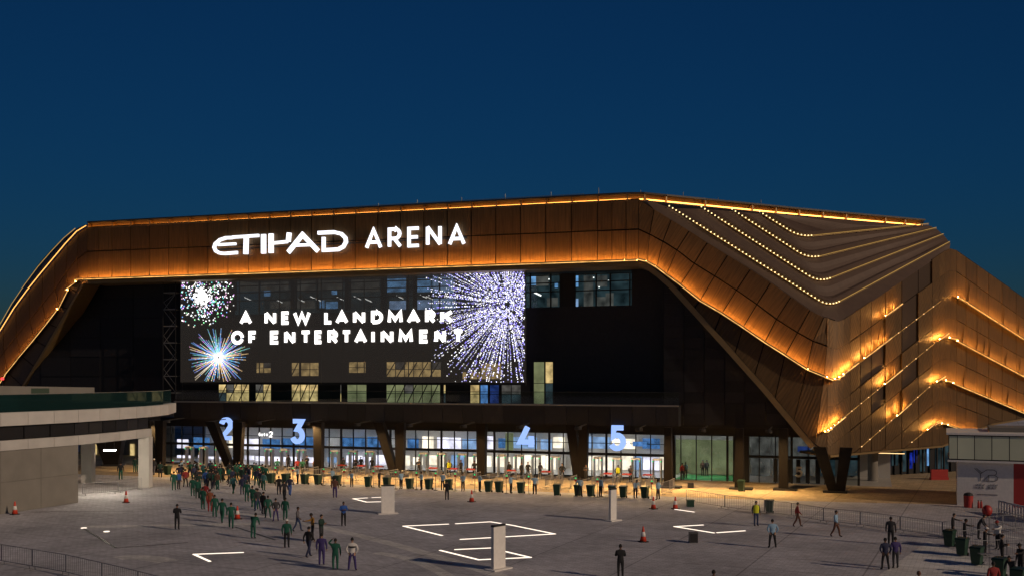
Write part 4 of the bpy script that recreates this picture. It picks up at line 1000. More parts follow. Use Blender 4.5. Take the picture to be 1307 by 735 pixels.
# logo on the kiosk wall: YB monogram with YAS BAY below
lg = thing('wall_logo', 'dark line YB monogram and small lettering on the white kiosk wall', 'sign', k0 + ka * 2 + Z * 2)
_FP = FP
def KP(u_, v_, z_): return k0 + ka * u_ + kb * (-.03 + (v_ - 0)) + Z * z_
def kstrokes(lst, wd):
    global FP
    m = MB(); keep = FP
    globals()['FP'] = lambda u_, v_, z_: KP(u_, v_, z_)
    for k, s in enumerate(lst): stroke(m, s, wd, 0, k * .003, .02)
    globals()['FP'] = keep
    return m.build('letter', M['black'], lg)
kstrokes([[(1.3, 3.05), (1.75, 2.62), (2.2, 2.95)], [(1.75, 2.62), (1.75, 2.05)], [(1.45, 3.05), (1.85, 2.68)]], .035)
kstrokes([[(2.2, 2.95), (2.75, 2.95), (2.92, 2.8), (2.92, 2.65), (2.75, 2.52), (2.35, 2.52), (1.98, 2.05), (2.8, 2.05), (3.0, 2.18), (3.0, 2.38), (2.8, 2.52)], [(2.35, 2.52), (2.35, 2.05)]], .035)
xx = 1.35
for i, ch in enumerate('YAS BAY'):
    if ch != ' ': kstrokes([[(xx + .14 * p[0], 1.42 + .16 * p[1]) for p in s] for s in GL[ch]], .022)
    xx += .24
xx = 1.35
for i in range(7):                                 # cursive line above it
    if i != 3: kstrokes([[(xx, 1.72), (xx + .06, 1.68), (xx + .15, 1.68), (xx + .2, 1.78 + .06 * (i % 2))]], .022)
    xx += .24
kstrokes([[(1.5, .95), (3.0, .95)]], .035)

# ================================================================== small street furniture
def place(proto, used, loc, rz, label, group=None):
    o = proto if not used else copy_tree(proto)
    o.location = loc; o.rotation_euler = (0, 0, rz); o['label'] = label
    if group: o['group'] = group
    elif 'group' in o: del o['group']
    return o
# wheelie bin
bn = thing('wheelie_bin', 'x', 'bin')
m = MB(); p = []
for z_, a, b in ((.09, .22, .25), (.98, .29, .34)): p += [(-a, -b, z_), (a, -b, z_), (a, b * .95, z_), (-a, b * .95, z_)]
m.mesh(p, [(3, 2, 1, 0), (4, 5, 6, 7), (0, 1, 5, 4), (1, 2, 6, 5), (2, 3, 7, 6), (3, 0, 4, 7)]); m.abox(-.31, .31, -.36, .34, .93, .985); m.build('body', M['bin'], bn)
m = MB(); m.mesh([(-.32, -.38, .985), (.32, -.38, .985), (.32, .36, .985), (-.32, .36, .985), (-.29, -.34, 1.05), (.29, -.34, 1.05), (.29, .34, 1.08), (-.29, .34, 1.08)], [(3, 2, 1, 0), (4, 5, 6, 7), (0, 1, 5, 4), (1, 2, 6, 5), (2, 3, 7, 6), (3, 0, 4, 7)])
m.bar((-.25, .40, 1.0), (.25, .40, 1.0), .025, 6); m.build('lid', M['binlid'], bn)
for s_ in (-1, 1):
    m = MB(); m.bar((s_ * .2, .27, .1), (s_ * .28, .27, .1), .1, 12); m.build('wheel', M['rubber'], bn)
used = False
row = [(214, 606), (267, 612), (282, 612.5), (346, 617), (365, 617.5), (389, 618), (406, 618.8), (430.6, 620), (470, 621.5), (494, 622.5), (523, 624), (547.5, 624.7), (573, 625.5), (623.5, 628), (637, 628.5), (665, 629.5), (711, 632.5), (738, 633), (754, 633.5), (781, 634.5), (795.5, 635), (823, 636)]
for x, y in row:
    place(bn, used, G(x, y), -TH + rnd.uniform(-.15, .15), 'dark green wheelie bin in the long row before the gates', 'wheelie bins in a row before the gates'); used = True
for x, y, l in ((946, 627, 'green wheelie bin at the foot of the straight dark column'), (982, 655, 'green wheelie bin beside the man in the yellow vest')): place(bn, True, G(x, y), -.4, l)
for x, y in ((1212, 697.5), (1228, 709), (1247, 721), (1276, 737), (1300, 752)):
    place(bn, True, G(x, y), -.75, 'large dark green wheelie bin along the checkpoint barriers by the kiosk', 'wheelie bins at the kiosk checkpoint')
m = MB(); c = G(881, 646); m.abox(c.x - .28, c.x + .28, c.y - .25, c.y + .25, .0, .5); m.abox(c.x - .31, c.x + .31, c.y - .28, c.y + .28, .5, .56); tag(m.build('crate', M['bin']), 'low green crate beside a traffic cone near the gates', 'crate')
m = MB(); c = G(881.5, 622); m.abox(c.x - .25, c.x + .25, c.y - .25, c.y + .25, .0, .45); m.abox(c.x - .2, c.x + .2, c.y - .28, c.y - .25, .08, .38); tag(m.build('floor_box', M['black']), 'small black box standing on the apron before the green lobby', 'box')
c = G(885, 692); o = thing('loudspeaker', 'grey box loudspeaker standing on the plaza by the light chevrons', 'speaker', c)
m = MB(); m.abox(c.x - .27, c.x + .27, c.y - .2, c.y + .2, .03, .66); m.build('cabinet', mat('grey_box', (.09, .09, .095), .6), o)
m = MB(); m.abox(c.x - .22, c.x + .22, c.y - .215, c.y - .2, .08, .6); m.build('grille', M['dark_metal'], o)
m = MB(); [m.abox(c.x + a - .04, c.x + a + .04, c.y - .15, c.y + .15, 0, .03) for a in (-.2, .2)]; m.build('feet', M['rubber'], o)

# traffic cones
cn = thing('traffic_cone', 'x', 'cone')
m = MB(); m.abox(-.24, .24, -.24, .24, 0, .05); m.build('base', M['rubber'], cn)
m = MB(); m.lathe((0, 0, 0), [(.19, .05), (.14, .32), (.085, .58), (.045, .85), (.03, .88)], 16); m.build('shaft', M['cone'], cn, True)
m = MB(); m.lathe((0, 0, 0), [(.148, .32), (.093, .58)], 16); m.build('reflective_collar', M['white'], cn, True)
used = False
for x, y, l in ((19, 656, 'traffic cone standing against the beige terrace wall'), (161, 641, 'traffic cone in front of the terrace portal barriers'), (303, 662, 'traffic cone at the end of the green queue'), (602, 640, 'traffic cone alone in front of the bins by the middle gates'),
                (821, 691, 'traffic cone nearest the man in black seen from behind'), (834, 649, 'traffic cone just behind the row of bins, left of the steel barriers'), (862, 649, 'traffic cone at the end of the short ground light')):
    o = place(cn, used, G(x, y), rnd.random(), 'red and white ' + l); o.scale = (1.12,) * 3; used = True

# totems
def totem(x, y, hgt, wd, rz, label):
    c = G(x, y); o = thing('totem', label, 'totem'); o.location = c; o.rotation_euler = (0, 0, rz); WORLD[o.name] = Matrix.Identity(4)
    m = MB(); m.abox(-wd / 2, wd / 2, -.1, .1, .06, hgt); m.build('panel', M['white'], o)
    m = MB(); m.abox(-wd / 2 - .01, wd / 2 + .01, -.11, .11, hgt - .09, hgt + .01); m.build('top_band', M['dark_metal'], o)
    m = MB(); m.abox(-wd / 2 - .25, wd / 2 + .25, -.4, .4, 0, .07); m.build('base', M['white'], o)
    return o
totem(495, 655, 2.2, 1.0, .25, 'wide white information totem before the middle V column')
totem(782, 664, 2.35, .62, .75, 'slim white information totem beside the number 5 gate bins')
totem(636, 726, 2.42, .95, .85, 'tall white information totem standing among the ground light chevrons')

# in-ground light lines
def glight(polys, label):
    m = MB()
    for pl in polys:
        for a, b in zip(pl[:-1], pl[1:]):
            A, B = G(*a), G(*b); d = (B - A).normalized(); s_ = Vector((-d.y, d.x, 0)) * .075
            m.box(A - s_ - d * .05 - Z * .02, (B - A) + d * .1, s_ * 2, Z * .045)
    o = m.build('ground_light', M['ground_led']); tag(o, label, 'light')
glight([[(310, 704.7), (247.5, 707), (267.7, 716)]], 'glowing V shaped light line set in the paving near the steel barriers')
glight([[(468.5, 635), (450.8, 636), (468, 640.4), (503, 639.3)]], 'glowing chevron light line partly behind the wide totem')
glight([[(475, 634.6), (490, 634.2)]], 'short glowing light line behind the wide totem')
glight([[(572, 668.5), (515, 671), (564, 683)]], 'glowing V shaped light line at the open corner of the square')
glight([[(582, 668), (626, 665.5), (654, 670), (708, 681), (588, 688)]], 'long bent glowing light line forming the far corner of the square')
glight([[(581, 701), (633, 698.6)]], 'short glowing light line left of the tall totem')
glight([[(643, 703), (677, 711), (611, 714), (562, 702)]], 'glowing bent light line around the foot of the tall totem')
glight([[(861, 649.5), (885.5, 653)]], 'short glowing light line beside the red cone by the bins')
glight([[(897, 669.6), (861, 671.6), (911, 679.7)]], 'glowing V shaped light line behind the grey loudspeaker')
glight([[(915.6, 679.4), (950.4, 677)]], 'short glowing light line between loudspeaker and woman in blue shirt')
for x, y in ((107, 673.5), (136, 678)):
    c = G(x, y); m = MB(); m.lathe(c, [(.2, 0), (.2, .03), (.14, .04)], 12); tag(m.build('ground_uplight', M['ground_led']), 'small round uplight set in the dark paving left of the man in black', 'light', 'round ground uplights')

# crowd barriers
def barrier_proto(L, name='crowd_barrier'):
    o = thing(name, 'x', 'barrier'); m = MB(); r = .022
    m.bar((-L / 2, 0, 1.08), (L / 2, 0, 1.08), r, 5); m.bar((-L / 2, 0, .18), (L / 2, 0, .18), r, 5); m.bar((-L / 2, 0, .18), (-L / 2, 0, 1.08), r, 5); m.bar((L / 2, 0, .18), (L / 2, 0, 1.08), r, 5); m.build('frame', M['steel'], o)
    n = int(L / .14); m = MB()
    for i in range(1, n): m.bar((-L / 2 + L * i / n, 0, .18), (-L / 2 + L * i / n, 0, 1.08), .009, 3)
    k = m.build('infill_bars', M['steel'], o); k['kind'] = 'stuff'
    for s_ in (-1, 1):
        m = MB(); m.bar((s_ * (L / 2 - .2), -.3, .02), (s_ * (L / 2 - .2), .3, .02), .022, 5); m.bar((s_ * (L / 2 - .2), 0, .02), (s_ * (L / 2 - .2), 0, .18), .02, 5); m.build('foot', M['steel'], o)
    return o
bp_ = barrier_proto(2.5); used = False
def barriers(pts, label, group):
    global used
    for a, b in zip(pts[:-1], pts[1:]):
        d = b - a; o = place(bp_, used, (a + b) / 2, math.atan2(d.y, d.x), label, group); used = True
        o.scale = (max(d.length - .06, .3) / 2.5, 1, 1)
foot = [(-40, 713), (2, 719), (41, 726), (84, 733.5), (130, 745), (176, 757), (225, 771)]
barriers([G(*p) for p in foot], 'steel crowd barrier in the line across the lower left of the plaza', 'barriers along the near side of the plaza')
barriers([G(105, 632), G(151, 629), G(181, 624)], 'steel crowd barrier standing in the terrace portal', 'barriers in the terrace portal')
barriers([G(876, 641), G(925, 649), G(976, 655.5)], 'steel crowd barrier beside the cones, in front of the green lobby', 'barriers before the green lobby')
barriers([G(976, 655.5), G(1010, 660), G(1051, 667), G(1098, 672), G(1149, 679), G(1203, 687)], 'steel crowd barrier in the line running from the yellow vest man to the kiosk bins', 'barriers between plaza and kiosk')
barriers([G(1203, 687), G(1240, 682), G(1280, 678), G(1320, 674)], 'steel crowd barrier fencing the kiosk checkpoint', 'checkpoint barriers by the kiosk')
barriers([G(1222, 700), G(1262, 697), G(1305, 694)], 'steel crowd barrier fencing the kiosk checkpoint', 'checkpoint barriers by the kiosk')
barriers([G(1245, 714), G(1285, 712), G(1325, 710)], 'steel crowd barrier fencing the kiosk checkpoint', 'checkpoint barriers by the kiosk')
barriers([G(1272, 668), G(1296, 676), G(1320, 684)], 'steel crowd barrier fencing the kiosk checkpoint', 'checkpoint barriers by the kiosk')
for x in (232, 252, 290, 318, 336, 358, 382, 400, 420, 444, 462, 486, 500, 518, 543, 568, 594, 616, 634, 660, 688, 702, 720, 748, 774, 804, 818, 848):
    u_ = FU(x, 91.5); a = FP(u_, 90.2, 0); barriers([a, a + N * 2.3 + U * .3, a + N * 4.6 + U * .3], 'steel lane barrier between the screening lanes before the gates', 'lane barriers before the gates')
barriers([FP(FU(688, 90), 90.0, 0), FP(FU(708, 90), 90.0, 0), FP(FU(728, 90), 90., 0)], 'steel crowd barrier closing the lane beside the V column', 'barriers closing a lane')

# walk-through detectors
md = thing('metal_detector', 'x', 'detector')
for s_ in (-1, 1):
    m = MB(); m.abox(s_ * .40 - .04, s_ * .40 + .04, -.3, .3, 0, 2.2); m.build('side_panel', M['steel'], md)
    m = MB(); m.abox(s_ * .40 - .06, s_ * .40 + .06, -.34, -.3, 2.06, 2.16); m.build('status_light', M['green_led'], md)
m = MB(); m.abox(-.44, .44, -.28, .28, 2.2, 2.38); m.build('header', M['white'], md)
used_md = False
for x, xb in ((242, 1), (260, 1), (281, 1), (344, 1), (363.5, 1), (385, 1), (428, 1), (451, 1), (473, 1), (541, 1), (564, 1), (590, 1), (610, 1), (641, 1), (663, 1), (684.5, 1), (709.5, 1), (763.5, 1), (788, 1), (812, 1), (839, 1)):
    v = 100.8; p = FP(FU(x, v), v, 0); place(md, used_md, p, -TH, 'walk-through metal detector with green lights before the lobby doors', 'metal detectors before the doors'); used_md = True
# hand scanners on posts
sp = thing('scanner_post', 'x', 'scanner')
m = MB(); m.bar((0, 0, 0.03), (0, 0, 1.35), .03, 8); m.build('post', M['rail'], sp)
m = MB(); m.lathe((0, 0, 0), [(.2, 0), (.2, .03), (.06, .05)], 12); m.build('base', M['dark_metal'], sp)
m = MB(); m.abox(-.1, .1, -.06, .04, 1.3, 1.5); m.build('reader', M['red'], sp)
m = MB(); m.lathe((0, 0, 1.5), [(.04, 0), (.07, .04), (.07, .09), (.03, .13)], 10); m.build('lamp', M['green_led'], sp)
us = False
for x, y in ((220.6, 606), (239.6, 608), (256, 611), (275, 613), (307, 614), (331, 616), (351.6, 617), (374, 617.6), (413, 619), (439, 620), (476.5, 622), (505, 623.5), (531.6, 624.5), (556, 625.2), (581, 626), (605.7, 627.3), (646.7, 629), (674.7, 630), (734.7, 632.5), (762.5, 634), (832, 637)):
    place(sp, us, G(x, y), 0, 'ticket scanner post with a green light between the bins', 'scanner posts in the bin row'); us = True
# inspection tables with trays
tp_ = thing('inspection_table', 'x', 'table')
m = MB(); m.abox(-.75, .75, -.35, .35, .84, .88); m.build('top', M['steel'], tp_)
for a in (-1, 1):
    for b in (-1, 1):
        m = MB(); m.bar((a * .68, b * .3, 0), (a * .68, b * .3, .84), .025, 5); m.build('leg', M['steel'], tp_)
m = MB(); m.abox(-.4, .4, -.25, .25, .88, .9); m.abox(-.4, .4, -.27, -.25, .88, .98); m.abox(-.4, .4, .25, .27, .88, .98); m.abox(-.42, -.4, -.27, .27, .88, .98); m.abox(.4, .42, -.27, .27, .88, .98); m.build('tray', M['red'], tp_)
us = False
for x in (437, 461, 484, 553, 579, 601, 652.6, 697, 776, 800, 826.7):
    v = 98.8; place(tp_, us, FP(FU(x, v), v, 0), -TH, 'steel inspection table with a red tray before the metal detectors', 'inspection tables'); us = True

# kiosk side objects
c = G(1236, 647); o = thing('litter_bin', 'red round litter bin against the white kiosk wall', 'bin', c)
m = MB(); m.lathe(c, [(.33, 0), (.36, .9), (.36, .95)], 16); m.build('body', M['red'], o); m = MB(); m.lathe(c, [(.38, .96), (.3, 1.12), (.1, 1.2)], 16); m.build('lid', M['rubber'], o)
for x in (1249, 1252.5):
    c = G(x, 648); o = thing('fire_extinguisher', 'red fire extinguisher standing at the kiosk wall', 'extinguisher', c, 'fire extinguishers at the kiosk')
    m = MB(); m.lathe(c, [(.08, 0), (.09, .03), (.09, .45), (.05, .54), (.03, .58)], 12); m.build('cylinder', M['red'], o, True); m = MB(); m.abox(c.x - .07, c.x + .04, c.y - .02, c.y + .02, .57, .64); m.build('handle', M['rubber'], o)
c = G(1260, 660); o = thing('ball_bollard', 'dark red ball bollard in front of the kiosk', 'bollard', c)
m = MB(); m.lathe(c, [(.36 * math.sin(R(a)), .52 - .42 * math.cos(R(a))) for a in range(20, 175, 12)], 18); m.build('ball', M['red'], o, True); m = MB(); m.lathe(c, [(.3, 0), (.26, .14)], 16); m.build('base', M['dark_metal'], o)
o = thing('slatted_barrier', 'pale slatted plastic barrier in front of the red kiosk wall', 'barrier', G(1290, 658)); a, b = G(1274, 655), G(1325, 668); d = b - a; n = 14
for i in range(n):
    m = MB(); m.box(a + d * (i / n) + Z * .12, d * (.6 / n), (.06, .1, 0), Z * .85); m.build('slat', M['white'], o)
m = MB(); m.box(a + Vector((.07, .11, .9)), d, (.06, .1, 0), Z * .12); m.box(a + Vector((.07, .11, .0)), d, (.06, .1, 0), Z * .14); m.build('rail', M['white'], o)
o = thing('red_barrier', 'red plastic barrier beneath the bronze skin beside the kiosk', 'barrier', G(1200, 612)); c = G(1200, 612)
m = MB(); m.box(c + Vector((-.9, 0, 0)), (1.8, 0, 0), (0, .5, 0), Z * .25); m.box(c + Vector((-.85, .1, .25)), (1.7, 0, 0), (0, .3, 0), Z * .8); m.build('shell', M['red'], o)
o = thing('table_stand', 'thin legged steel stand behind the third kiosk bin', 'stand', G(1258, 724)); c = G(1258, 724)
m = MB(); m.bar(c + Vector((-.25, 0, 0)), c + Vector((.2, 0, .75)), .02); m.bar(c + Vector((.25, 0, 0)), c + Vector((-.2, 0, .75)), .02); m.build('legs', M['steel'], o); m = MB(); m.box(c + Vector((-.35, -.2, .75)), (.7, 0, 0), (0, .4, 0), (0, 0, .03)); m.build('top', M['steel'], o)

# ================================================================== people
def body_mesh(name, J):
    """one continuous figure grown with a skin modifier from posed joints; faces -Y"""
    names = list(J); idx = {n: i for i, n in enumerate(names)}
    E = [('pelvis', 'spine'), ('spine', 'chest'), ('chest', 'neck'), ('neck', 'head0')]
    for s_ in 'lr': E += [('pelvis', 'hip' + s_), ('hip' + s_, 'knee' + s_), ('knee' + s_, 'ank' + s_), ('ank' + s_, 'toe' + s_), ('chest', 'sh' + s_), ('sh' + s_, 'elb' + s_), ('elb' + s_, 'wri' + s_), ('wri' + s_, 'hand' + s_)]
    me = bpy.data.meshes.new(name); me.from_pydata([J[n][0] for n in names], [(idx[a], idx[b]) for a, b in E], [])
    o = bpy.data.objects.new(name, me); COL.objects.link(o); bpy.context.view_layer.objects.active = o
    md_ = o.modifiers.new('s', 'SKIN'); md_.use_smooth_shade = True
    if not me.skin_vertices: 
        bm = bmesh.new(); bm.from_mesh(me); bm.verts.layers.skin.verify(); bm.to_mesh(me); bm.free()
    for n in names:
        sv = me.skin_vertices[0].data[idx[n]]; r = J[n][1]; sv.radius = r if isinstance(r, tuple) else (r, r); sv.use_root = n == 'pelvis'
    sb = o.modifiers.new('d', 'SUBSURF'); sb.levels = 1; sb.render_levels = 1
    dg = bpy.context.evaluated_depsgraph_get(); me2 = bpy.data.meshes.new_from_object(o.evaluated_get(dg)); bpy.data.objects.remove(o)
    reg = {'hand': 3, 'toe': 2}
    segs = [(Vector(J[a][0]), Vector(J[b][0]), 0 if b in ('head0', 'handl', 'handr') else 3 if b[:3] == 'toe' else 2 if b[:3] in ('hip', 'kne', 'ank') else 1) for a, b in E]
    def seg_d(p, a, b): t = max(0, min(1, (p - a).dot(b - a) / (b - a).length_squared)); return (p - a.lerp(b, t)).length
    mi = []
    for f in me2.polygons:
        c = Vector(f.center); mi.append(min(segs, key=lambda s_: seg_d(c, s_[0], s_[1]))[2])
    mb = MB(); mb.v = [tuple(v.co) for v in me2.vertices]; mb.f = [list(f.vertices) for f in me2.polygons]; mb.mi = mi; mb.uv = [[(0, 0)] * len(f) for f in mb.f]
    # head with nose, ears and eyes; fingers
    h = Vector(J['head0'][0]) + Vector((0, -.015, .085)); b0 = len(mb.v); n1, n2 = 12, 8; hp = []
    for i in range(n2 + 1):
        t = math.pi * i / n2
        for j in range(n1):
            a = 2 * math.pi * j / n1; x, y, z = math.sin(t) * math.cos(a), math.sin(t) * math.sin(a), math.cos(t)
            r = 1 - .14 * max(0, -z); hp.append(h + Vector((x * .078 * r, y * .098 * (r if y < 0 else 1), z * .118)))
    mb.mesh(hp, [(i * n1 + j, (i + 1) * n1 + j, (i + 1) * n1 + (j + 1) % n1, i * n1 + (j + 1) % n1) for i in range(n2) for j in range(n1)], 0)
    mb.mesh([h + Vector(q) for q in ((-.014, -.09, -.025), (.014, -.09, -.025), (0, -.125, -.022), (0, -.093, .02))], [(0, 1, 2), (1, 3, 2), (3, 0, 2), (0, 3, 1)], 0)
    for s_ in (-1, 1):
        mb.box(h + Vector((s_ * .076 - .008, -.01, -.03)), (.016, 0, 0), (0, .035, 0), (0, 0, .06), 0); mb.box(h + Vector((s_ * .03 - .009, -.094, .005)), (.018, 0, 0), (0, .012, 0), (0, 0, .01), 3)
    mb.box(h + Vector((-.022, -.092, -.062)), (.044, 0, 0), (0, .01, 0), (0, 0, .008), 3)
    for s_ in 'lr':
        wv, hv = Vector(J['wri' + s_][0]), Vector(J['hand' + s_][0]); d = (hv - wv).normalized(); side_ = d.cross(Vector((1, 0, 0)))
        side_ = side_.normalized() if side_.length > .1 else Vector((0, 1, 0)); curl = d.cross(side_) * .25
        for k in range(4):
            a = hv + side_ * (k - 1.5) * .02; L0 = (.065, .075, .07, .055)[k]; mid = a + d * L0 * .55
            mb.bar(a, mid, .010, 5, 0); mb.bar(mid, mid + (d + curl * (1 if s_ == 'l' else -1)).normalized() * L0 * .5, .009, 5, 0, .006)
        t0 = wv.lerp(hv, .5) + side_ * .03; mb.bar(t0, t0 + (d + side_ * .8).normalized() * .065, .011, 5, 0, .007)
    me3 = mb.build(name, [None] * 4)
    dt = me3.data; bpy.data.objects.remove(me3); dt.polygons.foreach_set('use_smooth', [True] * len(dt.polygons)); bpy.data.meshes.remove(me2)
    return dt, h
def pose(**kw):
    J = {'pelvis': ((0, 0, .96), (.155, .115)), 'spine': ((0, .0, 1.12), (.15, .11)), 'chest': ((0, .01, 1.34), (.17, .12)), 'neck': ((0, .0, 1.485), .06), 'head0': ((0, -.01, 1.555), .055)}
    for s_, k in (('l', 1), ('r', -1)):
        J.update({'hip' + s_: ((k * .095, 0, .88), .098), 'knee' + s_: ((k * .105, -.015, .49), .072), 'ank' + s_: ((k * .11, .02, .09), .055), 'toe' + s_: ((k * .12, -.15, .045), .042),
                  'sh' + s_: ((k * .20, .01, 1.40), .075), 'elb' + s_: ((k * .265, .03, 1.13), .056), 'wri' + s_: ((k * .265, -.04, .90), .040), 'hand' + s_: ((k * .262, -.06, .82), .036)})
    for k, v in kw.items(): J[k] = (v, J[k][1])
    return J
POSES = {
    'stand': pose(),
    'apart': pose(kneel=(0, 0, 0)) if False else pose(kneel_=None) if False else pose(ankl=(.19, .02, .09), ankr=(-.19, .02, .09), toel=(.23, -.14, .045), toer=(-.23, -.14, .045), kneel=(.15, -.015, .49), kneer=(-.15, -.015, .49), elbl=(.31, .06, 1.15), wril=(.2, .02, .95), handl=(.14, .02, .9), elbr=(-.31, .06, 1.15), wrir=(-.2, .02, .95), handr=(-.14, .02, .9)),
    'walk': pose(kneel=(.1, -.16, .52), ankl=(.1, -.22, .1), toel=(.1, -.39, .06), kneer=(-.1, .1, .5), ankr=(-.1, .33, .13), toer=(-.1, .2, .045), elbl=(.27, .12, 1.15), wril=(.26, .12, .92), handl=(.25, .11, .84), elbr=(-.27, -.05, 1.15), wrir=(-.24, -.2, .98), handr=(-.22, -.26, .92)),
    'phone': pose(elbl=(.25, -.06, 1.16), wril=(.12, -.27, 1.2), handl=(.06, -.33, 1.22), elbr=(-.25, -.06, 1.16), wrir=(-.12, -.27, 1.18), handr=(-.06, -.33, 1.2)),
    'reach': pose(elbl=(.24, -.22, 1.30), wril=(.2, -.46, 1.28), handl=(.18, -.54, 1.28), chest=(0, -.04, 1.33), neck=(0, -.06, 1.475), head0=(0, -.08, 1.545)),
    'bend': pose(spine=(0, -.06, 1.1), chest=(0, -.2, 1.27), neck=(0, -.3, 1.36), head0=(0, -.34, 1.42), shl=(.2, -.22, 1.32), shr=(-.2, -.22, 1.32), elbl=(.26, -.3, 1.07), wril=(.22, -.42, .9), handl=(.2, -.48, .86), elbr=(-.26, -.3, 1.07), wrir=(-.22, -.42, .9), handr=(-.2, -.48, .86)),
    'headhand': pose(elbl=(.36, -.05, 1.5), wril=(.2, -.08, 1.68), handl=(.14, -.08, 1.72), kneel=(.12, -.015, .49)),
}
BODY = {k: body_mesh('person_' + k, v) for k, v in POSES.items()}
CM = {}
def cloth(name, col, r=.8):
    if name not in CM: CM[name] = mat('cloth_' + name, col, r, 0, .15, 0, 9)
    return CM[name]
CC = {'green': (.006, .085, .055), 'darkgreen': (.008, .035, .025), 'black': (.01, .01, .012), 'navy': (.015, .02, .06), 'blue': (.02, .09, .35), 'lightblue': (.25, .4, .55), 'purple': (.045, .03, .14), 'white': (.65, .63, .6), 'red': (.25, .018, .018), 'orange': (.22, .07, .03),
      'grey': (.12, .11, .12), 'jeans': (.03, .05, .12), 'yellow': (.6, .62, .02), 'brown': (.12, .05, .03), 'teal': (.05, .17, .18), 'charcoal': (.03, .03, .035), 'mustard': (.4, .2, .03)}
SK = [cloth('skin_a', (.28, .15, .09)), cloth('skin_b', (.16, .08, .05)), cloth('skin_c', (.4, .24, .16))]
HAIRM = cloth('hair', (.012, .01, .009))
def hair_mesh(kind):
    m = MB(); n1, n2 = 14, 7; pts = []; fs = []
    k = 1.09 if kind == 'hair' else 1.2
    for i in range(n2 + 1):
        t = math.pi * (.56 if kind == 'hair' else .48) * i / n2
        for j in range(n1):
            a = 2 * math.pi * j / n1; x, y, z = math.sin(t) * math.cos(a), math.sin(t) * math.sin(a), math.cos(t)
            if kind == 'hair' and y < 0: z = max(z, .34 if x * x < .7 else .1)
            pts.append(Vector((x * .08 * k, y * .098 * k + .006, z * .118 * (k + .01) + .004)))
    fs = [(i * n1 + j, (i + 1) * n1 + j, (i + 1) * n1 + (j + 1) % n1, i * n1 + (j + 1) % n1) for i in range(n2) for j in range(n1)]
    m.mesh(pts, fs)
    if kind == 'helmet': m.lathe((0, -.02, .02), [(.13, 0), (.135, .012), (.1, .02)], 16)
    if kind == 'cap': m.mesh([(-.07, -.09, .03), (.07, -.09, .03), (.05, -.19, .015), (-.05, -.19, .015), (-.07, -.09, .045), (.07, -.09, .045), (.05, -.19, .025), (-.05, -.19, .025)], [(3, 2, 1, 0), (4, 5, 6, 7), (0, 1, 5, 4), (1, 2, 6, 5), (2, 3, 7, 6), (3, 0, 4, 7)])
    o = m.build(kind, HAIRM); d = o.data; bpy.data.objects.remove(o); d.polygons.foreach_set('use_smooth', [True] * len(d.polygons)); return d
HM = {k: hair_mesh(k) for k in ('hair', 'helmet', 'cap')}
def vest_mesh():
    m = MB(); n = 14; prof = [(.195, .155, .93), (.2, .16, 1.1), (.215, .165, 1.28), (.2, .15, 1.42), (.11, .1, 1.49)]; pts = []
    for a, b, z in prof: pts += [Vector((a * math.cos(2 * math.pi * i / n), b * math.sin(2 * math.pi * i / n) + .005, z)) for i in range(n)]
    m.mesh(pts, [(k * n + i, k * n + (i + 1) % n, (k + 1) * n + (i + 1) % n, (k + 1) * n + i) for k in range(len(prof) - 1) for i in range(n)])
    o = m.build('vest', cloth('yellow', CC['yellow'])); d = o.data; bpy.data.objects.remove(o); return d
VEST = vest_mesh()
def person(x, y, top, bot, ps='stand', yaw=None, label='', group=None, head='hair', headc=None, vest=None, hgt=None, loc=None):
    d, h = BODY[ps]; o = bpy.data.objects.new('person', d); COL.objects.link(o)
    o.location = loc if loc is not None else G(x, y)
    o.rotation_euler = (0, 0, rnd.uniform(-.5, .5) if yaw is None else yaw)
    s_ = (hgt or rnd.uniform(1.68, 1.8)) / 1.76; o.scale = (s_ * rnd.uniform(.98, 1.08), s_, s_)
    ms = [rnd.choice(SK), cloth(top, CC[top]), cloth(bot, CC[bot]), cloth('black', CC['black'])]
    for i in range(4): o.material_slots[i].link = 'OBJECT'; o.material_slots[i].material = ms[i]
    c = bpy.data.objects.new({'hair': 'hair', 'helmet': 'helmet', 'cap': 'cap'}[head], HM[head]); COL.objects.link(c); c.parent = o; c.location = h
    c.material_slots[0].link = 'OBJECT'; c.material_slots[0].material = cloth(headc, CC[headc]) if headc else HAIRM
    if vest: v = bpy.data.objects.new('vest', VEST); COL.objects.link(v); v.parent = o
    tag(o, label, 'person', group); return o
PI = math.pi
# people standing about the plaza
person(226, 676, 'black', 'black', 'phone', PI, 'person in black standing alone on the dark paving strip')
person(449.5, 728, 'white', 'purple', 'apart', PI, 'person in white striped shirt and purple trousers, hands on hips')
person(428, 727, 'green', 'green', 'headhand', PI, 'person in green coveralls raising one hand to the head')
person(410.5, 721, 'purple', 'purple', 'stand', PI, 'person in purple coveralls beside the one raising a hand')
person(394, 711, 'black', 'navy', 'walk', 2.6, 'person in black jacket and navy trousers walking behind purple coveralls')
person(366, 699, 'green', 'black', 'stand', PI, 'person in green jacket and black trousers with pale cap', head='cap', headc='white')
person(323, 687, 'green', 'green', 'bend', 2.9, 'person in green coveralls bending forward beyond the traffic cone')
person(410, 692, 'darkgreen', 'charcoal', 'phone', 1.2, 'person in dark green jacket facing the one in mustard')
person(399, 690, 'mustard', 'charcoal', 'reach', -1.5, 'person in mustard top reaching sideways')
person(438.5, 671, 'blue', 'black', 'phone', .3, 'person in bright blue shirt looking at hands in the open plaza')
person(380, 678, 'grey', 'jeans', 'walk', 1.5, 'person in grey top and jeans walking left of the mustard top')
person(427.5, 635, 'brown', 'purple', 'stand', PI, 'person in brown top and purple trousers close to the bins')
person(570.5, 638, 'black', 'black', 'phone', PI, 'person in black standing just in front of the middle bins')
person(792, 738, 'black', 'black', 'phone', PI, 'person in black seen from behind, near the red cone', hgt=1.78)
